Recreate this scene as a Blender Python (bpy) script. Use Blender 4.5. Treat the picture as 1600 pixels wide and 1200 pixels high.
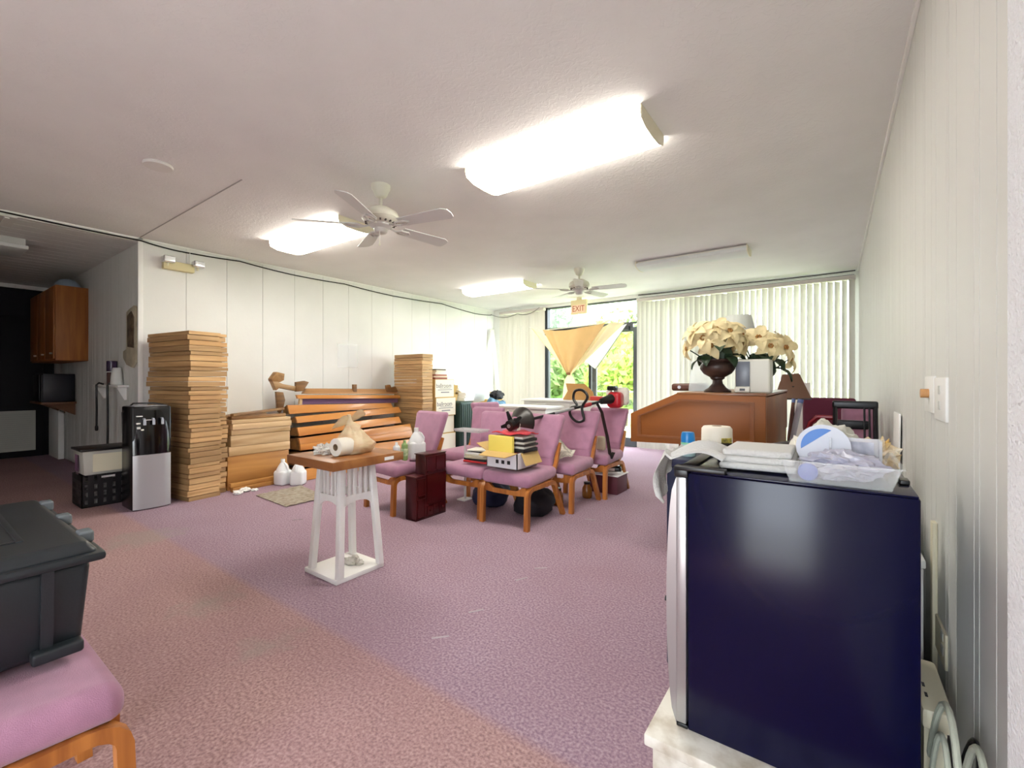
import bpy, bmesh, math, random
from mathutils import Vector, Matrix, noise
random.seed(7)
for o in list(bpy.data.objects): bpy.data.objects.remove(o)
SC = bpy.context.scene
COL = SC.collection
PI = math.pi

# ------------------------------------------------------------------ camera, world, exposure
FPX, U0, V0, VPX, EYE = 700.0, 800.0, 595.0, 1302.0, 1.2
YAW = math.atan((VPX - U0) / FPX)
SN, CS = math.sin(YAW), math.cos(YAW)
cam = bpy.data.cameras.new('camera'); cam.sensor_width = 36; cam.lens = FPX / 1600 * 36
cam.shift_y = -5 / 1600; cam.clip_start = 0.02; cam.clip_end = 300
cam_ob = bpy.data.objects.new('camera', cam); COL.objects.link(cam_ob)
cam_ob.location = (0, 0, EYE); cam_ob.rotation_euler = (PI / 2, 0, YAW)
SC.camera = cam_ob
world = bpy.data.worlds.new('sky'); SC.world = world; world.use_nodes = True
bg = world.node_tree.nodes['Background']
bg.inputs[0].default_value = (0.86, 0.93, 1.0, 1); bg.inputs[1].default_value = 7.0
sun = bpy.data.lights.new('sun_offscreen', 'SUN'); sun.energy = 5.0; sun.angle = 0.2; sun.color = (1, .95, .85)
sun_ob = bpy.data.objects.new('sun_offscreen', sun); COL.objects.link(sun_ob)
sun_ob.rotation_euler = (math.radians(32), math.radians(25), 0)
VS = SC.view_settings
VS.view_transform = 'Standard'; VS.look = 'None'; VS.gamma = 1; VS.use_curve_mapping = False
VS.exposure = 1.05

def zp(u, v, z=0.0):      # pixel -> point on the level plane z
    fw = FPX * (EYE - z) / (v - V0); r = (u - U0) / FPX * fw
    return Vector((r * CS - fw * SN, r * SN + fw * CS, z))
def yp(u, v, Y):          # pixel -> point on the plane y = Y
    t = (u - U0) / FPX; X = Y * (t * CS - SN) / (CS + t * SN); fw = -X * SN + Y * CS
    return Vector((X, Y, EYE + (V0 - v) * fw / FPX))
def xp(u, v, X):          # pixel -> point on the plane x = X
    t = (u - U0) / FPX; Y = X * (CS + t * SN) / (t * CS - SN); fw = -X * SN + Y * CS
    return Vector((X, Y, EYE + (V0 - v) * fw / FPX))

# ------------------------------------------------------------------ materials
def lin(h):
    if isinstance(h, str):
        c = [int(h[i:i + 2], 16) / 255 for i in (0, 2, 4)]
    else: c = h
    return tuple((x / 12.92 if x <= .04045 else ((x + .055) / 1.055) ** 2.4) for x in c) + (1,)
MATS = {}
def nodes(m): return m.node_tree.nodes, m.node_tree.links
def mat(name, col=None, rough=.6, metal=0, spec=.5, bump=0, bscale=60, var=0, vscale=8, vcol=None, emit=None, estr=0,
        alpha=1, trans=0, rnd=0, stretch=(1, 1, 1), coat=0, transl=0, sheen=0):
    if name in MATS: return MATS[name]
    m = bpy.data.materials.new(name); m.use_nodes = True; MATS[name] = m
    N, L = nodes(m); b = N['Principled BSDF']
    b.inputs['Base Color'].default_value = lin(col); b.inputs['Roughness'].default_value = rough
    b.inputs['Metallic'].default_value = metal; b.inputs['Specular IOR Level'].default_value = spec
    b.inputs['Alpha'].default_value = alpha; b.inputs['Transmission Weight'].default_value = trans
    b.inputs['Coat Weight'].default_value = coat; b.inputs['Sheen Weight'].default_value = sheen
    if emit: b.inputs['Emission Color'].default_value = lin(emit); b.inputs['Emission Strength'].default_value = estr
    tc = N.new('ShaderNodeTexCoord'); mp = N.new('ShaderNodeMapping'); mp.inputs['Scale'].default_value = stretch
    L.new(tc.outputs['Object'], mp.inputs[0])
    last = None
    if var or vcol:
        n = N.new('ShaderNodeTexNoise'); n.inputs['Scale'].default_value = vscale; n.inputs['Detail'].default_value = 6
        L.new(mp.outputs[0], n.inputs['Vector'])
        r = N.new('ShaderNodeValToRGB'); L.new(n.outputs['Fac'], r.inputs[0])
        c = lin(col); d = lin(vcol) if vcol else tuple(x * (1 - var) for x in c[:3]) + (1,)
        r.color_ramp.elements[0].color = d; r.color_ramp.elements[0].position = .32
        r.color_ramp.elements[1].color = c; r.color_ramp.elements[1].position = .62
        last = r.outputs[0]
    if rnd:
        oi = N.new('ShaderNodeObjectInfo'); hs = N.new('ShaderNodeHueSaturation')
        mr = N.new('ShaderNodeMapRange'); mr.inputs[3].default_value = 1 - rnd; mr.inputs[4].default_value = 1 + rnd
        L.new(oi.outputs['Random'], mr.inputs[0]); L.new(mr.outputs[0], hs.inputs['Value'])
        if last: L.new(last, hs.inputs['Color'])
        else: hs.inputs['Color'].default_value = lin(col)
        last = hs.outputs[0]
    if last: L.new(last, b.inputs['Base Color'])
    if bump:
        n2 = N.new('ShaderNodeTexNoise'); n2.inputs['Scale'].default_value = bscale; n2.inputs['Detail'].default_value = 3
        L.new(mp.outputs[0], n2.inputs['Vector'])
        bp = N.new('ShaderNodeBump'); bp.inputs['Strength'].default_value = bump; bp.inputs['Distance'].default_value = .01
        L.new(n2.outputs['Fac'], bp.inputs['Height']); L.new(bp.outputs[0], b.inputs['Normal'])
    if transl:
        t = N.new('ShaderNodeBsdfTranslucent'); t.inputs[0].default_value = lin(col)
        mx = N.new('ShaderNodeMixShader'); mx.inputs[0].default_value = transl
        L.new(b.outputs[0], mx.inputs[1]); L.new(t.outputs[0], mx.inputs[2])
        L.new(mx.outputs[0], N['Material Output'].inputs[0])
    return m
def wood(name, c1, c2, axis=1, rough=.45, scale=9, rnd=.18, coat=0):
    if name in MATS: return MATS[name]
    m = bpy.data.materials.new(name); m.use_nodes = True; MATS[name] = m
    N, L = nodes(m); b = N['Principled BSDF']; b.inputs['Roughness'].default_value = rough; b.inputs['Coat Weight'].default_value = coat
    tc = N.new('ShaderNodeTexCoord'); mp = N.new('ShaderNodeMapping')
    s = [scale * 2.2] * 3; s[axis] = scale * .16; mp.inputs['Scale'].default_value = s
    oi = N.new('ShaderNodeObjectInfo'); mul = N.new('ShaderNodeMath'); mul.operation = 'MULTIPLY'; mul.inputs[1].default_value = 37
    L.new(oi.outputs['Random'], mul.inputs[0]); L.new(mul.outputs[0], mp.inputs['Location'])
    L.new(tc.outputs['Object'], mp.inputs[0])
    n = N.new('ShaderNodeTexNoise'); n.inputs['Scale'].default_value = 1; n.inputs['Detail'].default_value = 7; n.inputs['Distortion'].default_value = .6
    L.new(mp.outputs[0], n.inputs['Vector'])
    r = N.new('ShaderNodeValToRGB'); L.new(n.outputs['Fac'], r.inputs[0])
    r.color_ramp.elements[0].color = lin(c2); r.color_ramp.elements[0].position = .3
    r.color_ramp.elements[1].color = lin(c1); r.color_ramp.elements[1].position = .65
    hs = N.new('ShaderNodeHueSaturation'); mr = N.new('ShaderNodeMapRange')
    mr.inputs[3].default_value = 1 - rnd; mr.inputs[4].default_value = 1 + rnd
    L.new(oi.outputs['Random'], mr.inputs[0]); L.new(mr.outputs[0], hs.inputs['Value']); L.new(r.outputs[0], hs.inputs['Color'])
    L.new(hs.outputs[0], b.inputs['Base Color'])
    bp = N.new('ShaderNodeBump'); bp.inputs['Strength'].default_value = .08; bp.inputs['Distance'].default_value = .004
    L.new(n.outputs['Fac'], bp.inputs['Height']); L.new(bp.outputs[0], b.inputs['Normal'])
    return m
def glass(name, tint=(1, 1, 1), gloss=.08):
    if name in MATS: return MATS[name]
    m = bpy.data.materials.new(name); m.use_nodes = True; MATS[name] = m
    N, L = nodes(m); N.remove(N['Principled BSDF'])
    t = N.new('ShaderNodeBsdfTransparent'); t.inputs[0].default_value = tint + (1,)
    g = N.new('ShaderNodeBsdfGlossy'); g.inputs['Roughness'].default_value = .05
    mx = N.new('ShaderNodeMixShader'); mx.inputs[0].default_value = gloss
    L.new(t.outputs[0], mx.inputs[1]); L.new(g.outputs[0], mx.inputs[2]); L.new(mx.outputs[0], N['Material Output'].inputs[0])
    return m

# ------------------------------------------------------------------ mesh builder
class MB:
    def __init__(s): s.v = []; s.f = []
    def add(s, vs, fs):
        k = len(s.v); s.v += [tuple(p) for p in vs]; s.f += [tuple(i + k for i in f) for f in fs]; return s
    def box(s, x0, x1, y0, y1, z0, z1, M=None):
        vs = [Vector(p) for p in ((x0,y0,z0),(x1,y0,z0),(x1,y1,z0),(x0,y1,z0),(x0,y0,z1),(x1,y0,z1),(x1,y1,z1),(x0,y1,z1))]
        if M is not None: vs = [M @ p for p in vs]
        return s.add(vs, [(0,3,2,1),(4,5,6,7),(0,1,5,4),(1,2,6,5),(2,3,7,6),(3,0,4,7)])
    def hexa(s, p8): return s.add(p8, [(0,3,2,1),(4,5,6,7),(0,1,5,4),(1,2,6,5),(2,3,7,6),(3,0,4,7)])
    def slab(s, p4, off):
        o = Vector(off); a = [Vector(p) for p in p4]; return s.hexa(a + [p + o for p in a])
    def frustum(s, x0, x1, y0, y1, z0, z1, fx, fy):   # top grows by fx, fy each side
        return s.hexa([(x0,y0,z0),(x1,y0,z0),(x1,y1,z0),(x0,y1,z0),(x0-fx,y0-fy,z1),(x1+fx,y0-fy,z1),(x1+fx,y1+fy,z1),(x0-fx,y1+fy,z1)])
    def prism(s, pts, off):
        n = len(pts); o = Vector(off); a = [Vector(p) for p in pts]
        return s.add(a + [p + o for p in a], [tuple(range(n))[::-1], tuple(range(n, 2 * n))] + [(i, (i+1) % n, (i+1) % n + n, i + n) for i in range(n)])
    def cyl(s, a, b, r0, r1=None, n=14, caps=True):
        a, b = Vector(a), Vector(b); r1 = r0 if r1 is None else r1
        d = (b - a).normalized(); x = d.orthogonal().normalized(); y = d.cross(x)
        vs = [a + (x * math.cos(t) + y * math.sin(t)) * r0 for t in [2*PI*i/n for i in range(n)]] + [b + (x * math.cos(t) + y * math.sin(t)) * r1 for t in [2*PI*i/n for i in range(n)]]
        fs = [(i, (i+1) % n, (i+1) % n + n, i + n) for i in range(n)]
        if caps: fs += [tuple(range(n))[::-1], tuple(range(n, 2*n))]
        return s.add(vs, fs)
    def tube(s, pts, r, n=8, closed=False, flat=1):
        P = [Vector(p) for p in pts]; m = len(P); rings = []; x = None
        for i in range(m):
            if closed: d = P[(i+1) % m] - P[i-1]
            else: d = P[min(i+1, m-1)] - P[max(i-1, 0)]
            d.normalize()
            x = d.orthogonal().normalized() if x is None else (x - d * x.dot(d)).normalized()
            y = d.cross(x); rr = r[i] if isinstance(r, (list, tuple)) else r
            rings += [P[i] + x * math.cos(2*PI*k/n) * rr + y * math.sin(2*PI*k/n) * rr * flat for k in range(n)]
        fs = []
        for i in range(m if closed else m - 1):
            j = (i + 1) % m
            fs += [(i*n+k, i*n+(k+1) % n, j*n+(k+1) % n, j*n+k) for k in range(n)]
        if not closed: fs += [tuple(range(n))[::-1], tuple(range((m-1)*n, m*n))]
        return s.add(rings, fs)
    def lathe(s, prof, c=(0,0,0), n=24, M=None, fl=None):
        vs = []; fs = []; c = Vector(c)
        for r, z in prof:
            for k in range(n):
                a = 2*PI*k/n; rr = r * (1 + (fl(k, z) if fl else 0)); p = Vector((rr*math.cos(a), rr*math.sin(a), z))
                vs.append(c + (M @ p if M is not None else p))
        m = len(prof)
        for i in range(m-1): fs += [(i*n+k, i*n+(k+1) % n, (i+1)*n+(k+1) % n, (i+1)*n+k) for k in range(n)]
        fs += [tuple(range(n))[::-1], tuple(range((m-1)*n, m*n))]
        return s.add(vs, fs)
    def band(s, path, x0, x1, t):    # flat bar bent along a (y,z) path, wide in x
        P = [Vector((0, a, b)) for a, b in path]; m = len(P); up = []; dn = []
        for i in range(m):
            d = (P[min(i+1, m-1)] - P[max(i-1, 0)]).normalized(); nrm = Vector((0, -d.z, d.y))
            up.append(P[i] + nrm * t/2); dn.append(P[i] - nrm * t/2)
        vs = []
        for i in range(m):
            for q in (up[i], dn[i]):
                vs += [(x0, q.y, q.z), (x1, q.y, q.z)]
        fs = []
        for i in range(m-1):
            a, b = i*4, i*4+4
            fs += [(a, a+1, b+1, b), (a+2, b+2, b+3, a+3), (a, b, b+2, a+2), (a+1, a+3, b+3, b+1)]
        fs += [(0, 2, 3, 1), ((m-1)*4, (m-1)*4+1, (m-1)*4+3, (m-1)*4+2)]
        return s.add(vs, fs)
    def grid(s, fn, nu, nv, thick=None):
        vs = [Vector(fn(i/nu, j/nv)) for i in range(nu+1) for j in range(nv+1)]
        w = nv + 1; fs = [(i*w+j, (i+1)*w+j, (i+1)*w+j+1, i*w+j+1) for i in range(nu) for j in range(nv)]
        if thick is None: return s.add(vs, fs)
        o = Vector(thick); k = len(vs); vs2 = [p + o for p in vs]
        f2 = [tuple(x + k for x in f[::-1]) for f in fs]
        ed = [i*w for i in range(nu+1)] + [nu*w+j for j in range(1, nv+1)] + [i*w+nv for i in range(nu-1, -1, -1)] + [j for j in range(nv-1, 0, -1)]
        f3 = [(ed[i], ed[(i+1) % len(ed)], ed[(i+1) % len(ed)] + k, ed[i] + k) for i in range(len(ed))]
        return s.add(vs + vs2, fs + f2 + f3)
    def rbox(s, c, size, r, n=3, fn=None):      # rounded box; fn reshapes local points
        h = [x/2 for x in size]; V = {}; vs = []; fs = []
        seg = 2 * n + 2
        def coord(i, hh):
            if i <= n: return -hh + r * i / n, i
            return hh - r * (2*n+1-i) / n, i
        def vid(a, b, d):
            if (a, b, d) in V: return V[(a, b, d)]
            p = Vector((coord(a, h[0])[0], coord(b, h[1])[0], coord(d, h[2])[0]))
            q = Vector([max(-h[k] + r, min(h[k] - r, p[k])) for k in range(3)])
            e = p - q
            if e.length > 1e-9: p = q + e.normalized() * r
            if fn: p = Vector(fn(p))
            V[(a, b, d)] = len(vs); vs.append(p + Vector(c)); return V[(a, b, d)]
        K = 2*n+1
        for i in range(K):
            for j in range(K):
                fs += [(vid(i,j,0), vid(i,j+1,0), vid(i+1,j+1,0), vid(i+1,j,0)), (vid(i,j,K), vid(i+1,j,K), vid(i+1,j+1,K), vid(i,j+1,K)),
                       (vid(i,0,j), vid(i+1,0,j), vid(i+1,0,j+1), vid(i,0,j+1)), (vid(i,K,j), vid(i,K,j+1), vid(i+1,K,j+1), vid(i+1,K,j)),
                       (vid(0,i,j), vid(0,i,j+1), vid(0,i+1,j+1), vid(0,i+1,j)), (vid(K,i,j), vid(K,i+1,j), vid(K,i+1,j+1), vid(K,i,j+1))]
        return s.add(vs, fs)
    def blob(s, c, rad, amp=.2, freq=3, n=20, flat=None, seed=0):
        c = Vector(c); vs = []; fs = []
        for i in range(n+1):
            a = PI * i / n
            for k in range(2*n):
                b = PI * k / n; d = Vector((math.sin(a)*math.cos(b), math.sin(a)*math.sin(b), math.cos(a)))
                q = 1 + amp * (noise.noise(d * freq + Vector((seed, 0, 0))) + .5 * abs(noise.noise(d * freq * 2.3 + Vector((0, seed, 3)))))
                p = Vector((d.x*rad[0]*q, d.y*rad[1]*q, d.z*rad[2]*q))
                if flat is not None: p.z = max(p.z, flat)
                vs.append(c + p)
        for i in range(n): fs += [(i*2*n+k, (i+1)*2*n+k, (i+1)*2*n+(k+1) % (2*n), i*2*n+(k+1) % (2*n)) for k in range(2*n)]
        return s.add(vs, fs)
    def build(s, name, m, parent=None, bevel=0, smooth=None, w=False, seg=2):
        off = Vector((0, 0, 0)); loc = None
        if parent is None:
            lo = [min(p[k] for p in s.v) for k in range(3)]; hi = [max(p[k] for p in s.v) for k in range(3)]
            loc = Vector(((lo[0]+hi[0])/2, (lo[1]+hi[1])/2, lo[2])); off = loc
        elif w:
            q = parent
            while q is not None: off = off + Vector(q.location); q = q.parent
        me = bpy.data.meshes.new(name)
        me.from_pydata([Vector(p) - off for p in s.v], [], s.f)
        bm = bmesh.new(); bm.from_mesh(me)
        bmesh.ops.remove_doubles(bm, verts=bm.verts, dist=1e-6)
        bmesh.ops.recalc_face_normals(bm, faces=bm.faces)
        if bevel:
            es = [e for e in bm.edges if len(e.link_faces) == 2 and e.calc_face_angle(0) > .5]
            bmesh.ops.bevel(bm, geom=es, offset=bevel, segments=seg, affect='EDGES', profile=.5, clamp_overlap=True)
        bm.to_mesh(me); bm.free()
        if smooth is None: smooth = bevel > 0
        if smooth:
            for p in me.polygons: p.use_smooth = True
            me.set_sharp_from_angle(angle=math.radians(42))
        me.materials.append(m)
        o = bpy.data.objects.new(name, me); COL.objects.link(o)
        if parent is not None: o.parent = parent
        else: o.location = loc
        return o
def tag(o, label, cat, group=None):
    o['label'] = label; o['category'] = cat
    if group: o['group'] = group
    return o
def thing(name, label, cat, loc=(0, 0, 0), rz=0, group=None):
    o = bpy.data.objects.new(name, None); COL.objects.link(o); o.empty_display_size = .1
    o.location = loc; o.rotation_euler = (0, 0, rz); return tag(o, label, cat, group)
def struct(o): o['kind'] = 'structure'; return o
def kids(o): return [c for c in bpy.data.objects if c.parent == o]
def copy_tree(o, parent=None, loc=None, rz=None, label=None, group=None):
    c = o.copy(); COL.objects.link(c); c.parent = parent
    if loc is not None: c.location = loc
    if rz is not None: c.rotation_euler = (0, 0, rz)
    if label: c['label'] = label
    if group: c['group'] = group
    for ch in kids(o): copy_tree(ch, c)
    return c
def share(name, src, parent=None, loc=(0, 0, 0), rot=(0, 0, 0)):
    o = bpy.data.objects.new(name, src.data); COL.objects.link(o); o.parent = parent; o.location = loc; o.rotation_euler = rot
    return o
def text_mesh(name, body, size, m, parent, loc, rot, extrude=.001):
    cu = bpy.data.curves.new(name, 'FONT'); cu.body = body; cu.size = size; cu.extrude = extrude; cu.align_x = 'CENTER'; cu.align_y = 'CENTER'
    t = bpy.data.objects.new('tmp', cu); COL.objects.link(t)
    dg = bpy.context.evaluated_depsgraph_get(); me = bpy.data.meshes.new_from_object(t.evaluated_get(dg))
    bpy.data.objects.remove(t)
    me.materials.clear(); me.materials.append(m)
    o = bpy.data.objects.new(name, me); COL.objects.link(o); o.parent = parent; o.location = loc; o.rotation_euler = rot
    return o

M_white = mat('white_paint', 'EEEDEA', .55)
M_wall = mat('wall_paint', 'E8E8E5', .7, bump=.05, bscale=30, var=.06, vscale=1.5)
M_wallR = mat('panel_paint', 'DEDEDA', .5, bump=.03, bscale=30)
M_wallA = M_wallR
M_black = mat('black_plastic', '0B0B0D', .35)
M_mauve = mat('mauve_fabric', 'B07F98', .95, bump=.25, bscale=400, var=.12, vscale=14, sheen=.3)
M_oak = wood('bent_oak', 'C07A38', '8E4F1E', 2, .4, 9, .05)
M_cream = mat('cream_plastic', 'E6DFC4', .45)
M_steel = mat('brushed_steel', 'C9C9CE', .35, metal=.9)

# ------------------------------------------------------------------ setting
XR, XL, YB, H = .286, -6.12, 7.85, 2.75
XA, YA, YF = -10.4, 1.6, -2.2     # alcove end wall, alcove side wall, unseen wall behind the camera
# carpet: two laid pieces that meet at y = 1.24, flecked pile, old stains
mc = bpy.data.materials.new('carpet'); mc.use_nodes = True
N, L = nodes(mc); B = N['Principled BSDF']; B.inputs['Roughness'].default_value = .97; B.inputs['Specular IOR Level'].default_value = .15
geo = N.new('ShaderNodeNewGeometry'); sep = N.new('ShaderNodeSeparateXYZ'); L.new(geo.outputs['Position'], sep.inputs[0])
n0 = N.new('ShaderNodeTexNoise'); n0.inputs['Scale'].default_value = 90; n0.inputs['Detail'].default_value = 5; L.new(geo.outputs['Position'], n0.inputs['Vector'])
n1 = N.new('ShaderNodeTexNoise'); n1.inputs['Scale'].default_value = 1.4; n1.inputs['Detail'].default_value = 5; L.new(geo.outputs['Position'], n1.inputs['Vector'])
def ramp(fac, cols):
    r = N.new('ShaderNodeValToRGB'); L.new(fac, r.inputs[0])
    while len(r.color_ramp.elements) < len(cols): r.color_ramp.elements.new(.5)
    for e, (p, c) in zip(r.color_ramp.elements, cols): e.position = p; e.color = lin(c)
    return r.outputs[0]
ca = ramp(n0.outputs['Fac'], [(.3, '8A6E70'), (.5, 'AC8B8A'), (.7, 'C4A6A2')])
cb = ramp(n0.outputs['Fac'], [(.3, '836C80'), (.5, 'A28997'), (.7, 'BBA6B0')])
def mixc(f, a, b, typ='MIX'):
    x = N.new('ShaderNodeMix'); x.data_type = 'RGBA'; x.blend_type = typ
    if isinstance(f, float): x.inputs[0].default_value = f
    else: L.new(f, x.inputs[0])
    for i, q in ((6, a), (7, b)):
        if isinstance(q, str): x.inputs[i].default_value = lin(q)
        else: L.new(q, x.inputs[i])
    return x.outputs[2]
ss = N.new('ShaderNodeMapRange'); ss.inputs[1].default_value = 1.215; ss.inputs[2].default_value = 1.265; L.new(sep.outputs['Y'], ss.inputs[0])
cm = mixc(ss.outputs[0], ca, cb)
wear = N.new('ShaderNodeMapRange'); wear.inputs[1].default_value = .35; wear.inputs[2].default_value = .7; wear.inputs[3].default_value = .0; wear.inputs[4].default_value = .35
L.new(n1.outputs['Fac'], wear.inputs[0]); cm = mixc(wear.outputs[0], cm, '8F6E78')
for (sx, sy, sr) in ((-2.75, 1.0, .2), (-2.1, 1.02, .16), (-4.3, 1.15, .3)):   # grey water stains
    d = N.new('ShaderNodeVectorMath'); d.operation = 'DISTANCE'; L.new(geo.outputs['Position'], d.inputs[0]); d.inputs[1].default_value = (sx, sy, 0)
    a = N.new('ShaderNodeMath'); a.operation = 'MULTIPLY_ADD'; L.new(n1.outputs['Fac'], a.inputs[0]); a.inputs[1].default_value = -.5; 
    nz = N.new('ShaderNodeTexNoise'); nz.inputs['Scale'].default_value = 9; nz.inputs['Detail'].default_value = 4; L.new(geo.outputs['Position'], nz.inputs['Vector'])
    a2 = N.new('ShaderNodeMath'); a2.operation = 'MULTIPLY_ADD'; L.new(nz.outputs['Fac'], a2.inputs[0]); a2.inputs[1].default_value = .5; L.new(d.outputs['Value'], a2.inputs[2])
    q = N.new('ShaderNodeMapRange'); q.inputs[1].default_value = sr + .22; q.inputs[2].default_value = sr + .08; q.inputs[3].default_value = 0; q.inputs[4].default_value = .45
    L.new(a2.outputs[0], q.inputs[0]); cm = mixc(q.outputs[0], cm, '989089')
L.new(cm, B.inputs['Base Color'])
bp = N.new('ShaderNodeBump'); bp.inputs['Strength'].default_value = .25; bp.inputs['Distance'].default_value = .006
L.new(n0.outputs['Fac'], bp.inputs['Height']); L.new(bp.outputs[0], B.inputs['Normal'])
struct(MB().box(XA - .1, XR + .6, YF, YB + .1, -.08, 0).build('floor', mc))

# textured ceiling
mce = mat('ceiling_texture', 'E9E8E7', .85, var=.05, vscale=2)
N, L = nodes(mce); B = N['Principled BSDF']
geo = N.new('ShaderNodeNewGeometry'); v1 = N.new('ShaderNodeTexNoise'); v1.inputs['Scale'].default_value = 26; v1.inputs['Detail'].default_value = 4
v1.inputs['Distortion'].default_value = 1.2
L.new(geo.outputs['Position'], v1.inputs['Vector']); mr = N.new('ShaderNodeMapRange'); mr.inputs[1].default_value = .48; mr.inputs[2].default_value = .6
L.new(v1.outputs['Fac'], mr.inputs[0]); bp = N.new('ShaderNodeBump'); bp.inputs['Strength'].default_value = .2; bp.inputs['Distance'].default_value = .004
L.new(mr.outputs[0], bp.inputs['Height']); L.new(bp.outputs[0], B.inputs['Normal'])
cei = struct(MB().box(XL, XR + .6, YF, YB + .1, H, H + .1).build('ceiling', mce))
MB().box(-6.1, -3.7, 1.587, 1.596, H - .003, H + .002).build('seam_strip', mat('seam_dark', 'A8A6A5', .9), cei, w=True)

def planks_along(name, parent, m, fixed, lo, hi, widths, gap, z0, z1, thick, axis, sgn):
    """boards standing on a wall: axis 'y' boards step along y on a wall at x=fixed"""
    p = lo; i = 0
    while p < hi - .01:
        w = min(widths[i % len(widths)], hi - p); i += 1
        b = MB()
        if axis == 'y': b.box(min(fixed, fixed + sgn*thick), max(fixed, fixed + sgn*thick), p, p + w - gap, z0, z1)
        else: b.box(p, p + w - gap, min(fixed, fixed + sgn*thick), max(fixed, fixed + sgn*thick), z0, z1)
        b.build(name, m, parent, w=True); p += w
wl = struct(MB().box(XL - .16, XL - .012, YA, YB + .1, 0, H).build('wall_left', M_wall))
planks_along('wall_panel', wl, M_wall, XL - .012, YA, YB + .1, [.43], .004, 0, H, .012, 'y', 1)
wr = struct(MB().box(XR + .01, XR + .15, 1.0, YB + .1, 0, H).build('wall_right', M_wallR))
planks_along('panel_board', wr, M_wallR, XR + .01, 1.0, YB + .1, [.10, .045, .17, .08, .14, .05, .2], .005, 0, H, .01, 'y', -1)
wj = struct(MB().box(.2385, .75, .25, 1.1, 0, H).build('wall_jamb', mat('white_stucco', 'F2F4F8', .9, bump=.9, bscale=130)))
wa = struct(MB().box(XA, XL - .16, YA + .012, YA + .15, 0, H).build('wall_alcove_side', M_wallA))
planks_along('panel_board', wa, M_wallA, YA + .012, XA, XL - .0, [.10, .045, .17, .08, .14, .05, .2], .006, 0, H - .04, .012, 'x', -1)
struct(MB().box(XA - .12, XA, -.6, YA + .15, 0, H).build('wall_alcove_end', mat('navy_dark', '10141C', .8)))
struct(MB().box(XA, XL, -.72, -.6, 0, H).build('wall_alcove_near', M_wallA))
ac = struct(MB().box(XA, XL, -.6, YA + .012, H - .025, H + .1).build('ceiling_alcove', M_wallR))
x = XA
while x < XL - .02:
    w = min(.2, XL - x); MB().box(x, x + w - .008, -.6, YA, H - .04, H - .025).build('ceiling_board', M_wallR, ac, w=True); x += w
struct(MB().box(XL - .012, XL + .012, YA - .02, YA + .025, 0, H).build('trim_corner', M_white, bevel=.003))
struct(MB().box(XA + .0, XA + .02, -.6, YA - .02, H - .1, H - .04).build('trim_alcove', M_white))
struct(MB().box(XR - .016, XR, 1.1, YB, H - .03, H).build('trim_right', M_white, bevel=.003))
struct(MB().box(XL, XL + .012, YA - 2.2, YB, H - .018, H).build('trim_left', M_white))
# wall behind the camera with the open doorway (its stucco jamb shows at the picture edge)
fw = struct(MB().box(XA, -1.3, YF - .12, YF, 0, H).box(-1.3, .1, YF - .12, YF, 2.25, H).box(.1, .75, YF - .12, YF, 0, H).build('wall_front', M_wall))
struct(MB().box(.6, .75, YF, .25, 0, H).build('wall_front_right', M_wall))
struct(MB().box(XL - .1, XL, YF, -.6, 0, H).build('wall_front_left', M_wall))
# back wall: header, column, glazing
M_frame = mat('bronze_frame', '565A5E', .4, metal=.6); M_framed = mat('dark_frame', '23262C', .4, metal=.3)
G = glass('window_glass', (.96, .98, .97), .06)
wb = struct(MB().box(XL - .1, XR + .15, YB, YB + .12, 2.69, H).box(XL - .1, -5.93, YB, YB + .12, 0, 2.69).box(.24, XR + .15, YB, YB + .12, 0, 2.69)
            .box(-5.93, -4.78, YB, YB + .12, 0, .12).box(-2.83, .24, YB, YB + .12, 0, .12).build('wall_back', M_wall))
def window(name, x0, x1, z0, z1, fm, fw_=.045, mulls=()):
    o = struct(MB().box(x0, x1, YB + .055, YB + .063, z0, z1).build(name, G))
    MB().box(x0, x0 + fw_, YB + .02, YB + .1, z0, z1).box(x1 - fw_, x1, YB + .02, YB + .1, z0, z1).box(x0 + fw_, x1 - fw_, YB + .02, YB + .1, z0, z0 + fw_).box(x0 + fw_, x1 - fw_, YB + .02, YB + .1, z1 - fw_, z1).build('window_frame', fm, o, w=True)
    for q in mulls: MB().box(q - .02, q + .02, YB + .02, YB + .1, z0 + fw_, z1 - fw_).build('mullion', fm, o, w=True)
    return o
window('window_1', -5.93, -4.80, .12, 2.69, M_frame)
window('window_2', -4.78, -3.78, 0, 2.24, M_framed, .05)
window('window_3', -2.83, .24, .12, 2.69, M_frame, .045, (-1.3,))
window('window_4', -4.78, -2.85, 2.24, 2.69, M_frame, .03)
struct(MB().box(-4.83, -4.74, YB + .0, YB + .11, 0, 2.69).build('trim_mullion', M_framed))
d = struct(MB().box(-3.72, -2.93, YB + .055, YB + .063, .1, 2.1).build('door_1', G))
MB().box(-3.76, -3.68, YB + .03, YB + .09, 0, 2.18).box(-2.95, -2.86, YB + .03, YB + .09, 0, 2.18).box(-3.68, -2.95, YB + .03, YB + .09, 0, .16).box(-3.68, -2.95, YB + .03, YB + .09, 2.1, 2.24).build('door_frame', M_frame, d, w=True)
MB().tube([(-3.68, YB + .03, 1.0), (-3.6, YB - .03, 1.0), (-3.02, YB - .03, 1.0), (-2.95, YB + .03, 1.0)], .012).build('push_bar', M_steel, d, w=True)
MB().box(-3.3, -3.02, YB - .03, YB + .03, 2.12, 2.2).build('door_closer', M_frame, d, w=True, bevel=.006)

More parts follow.
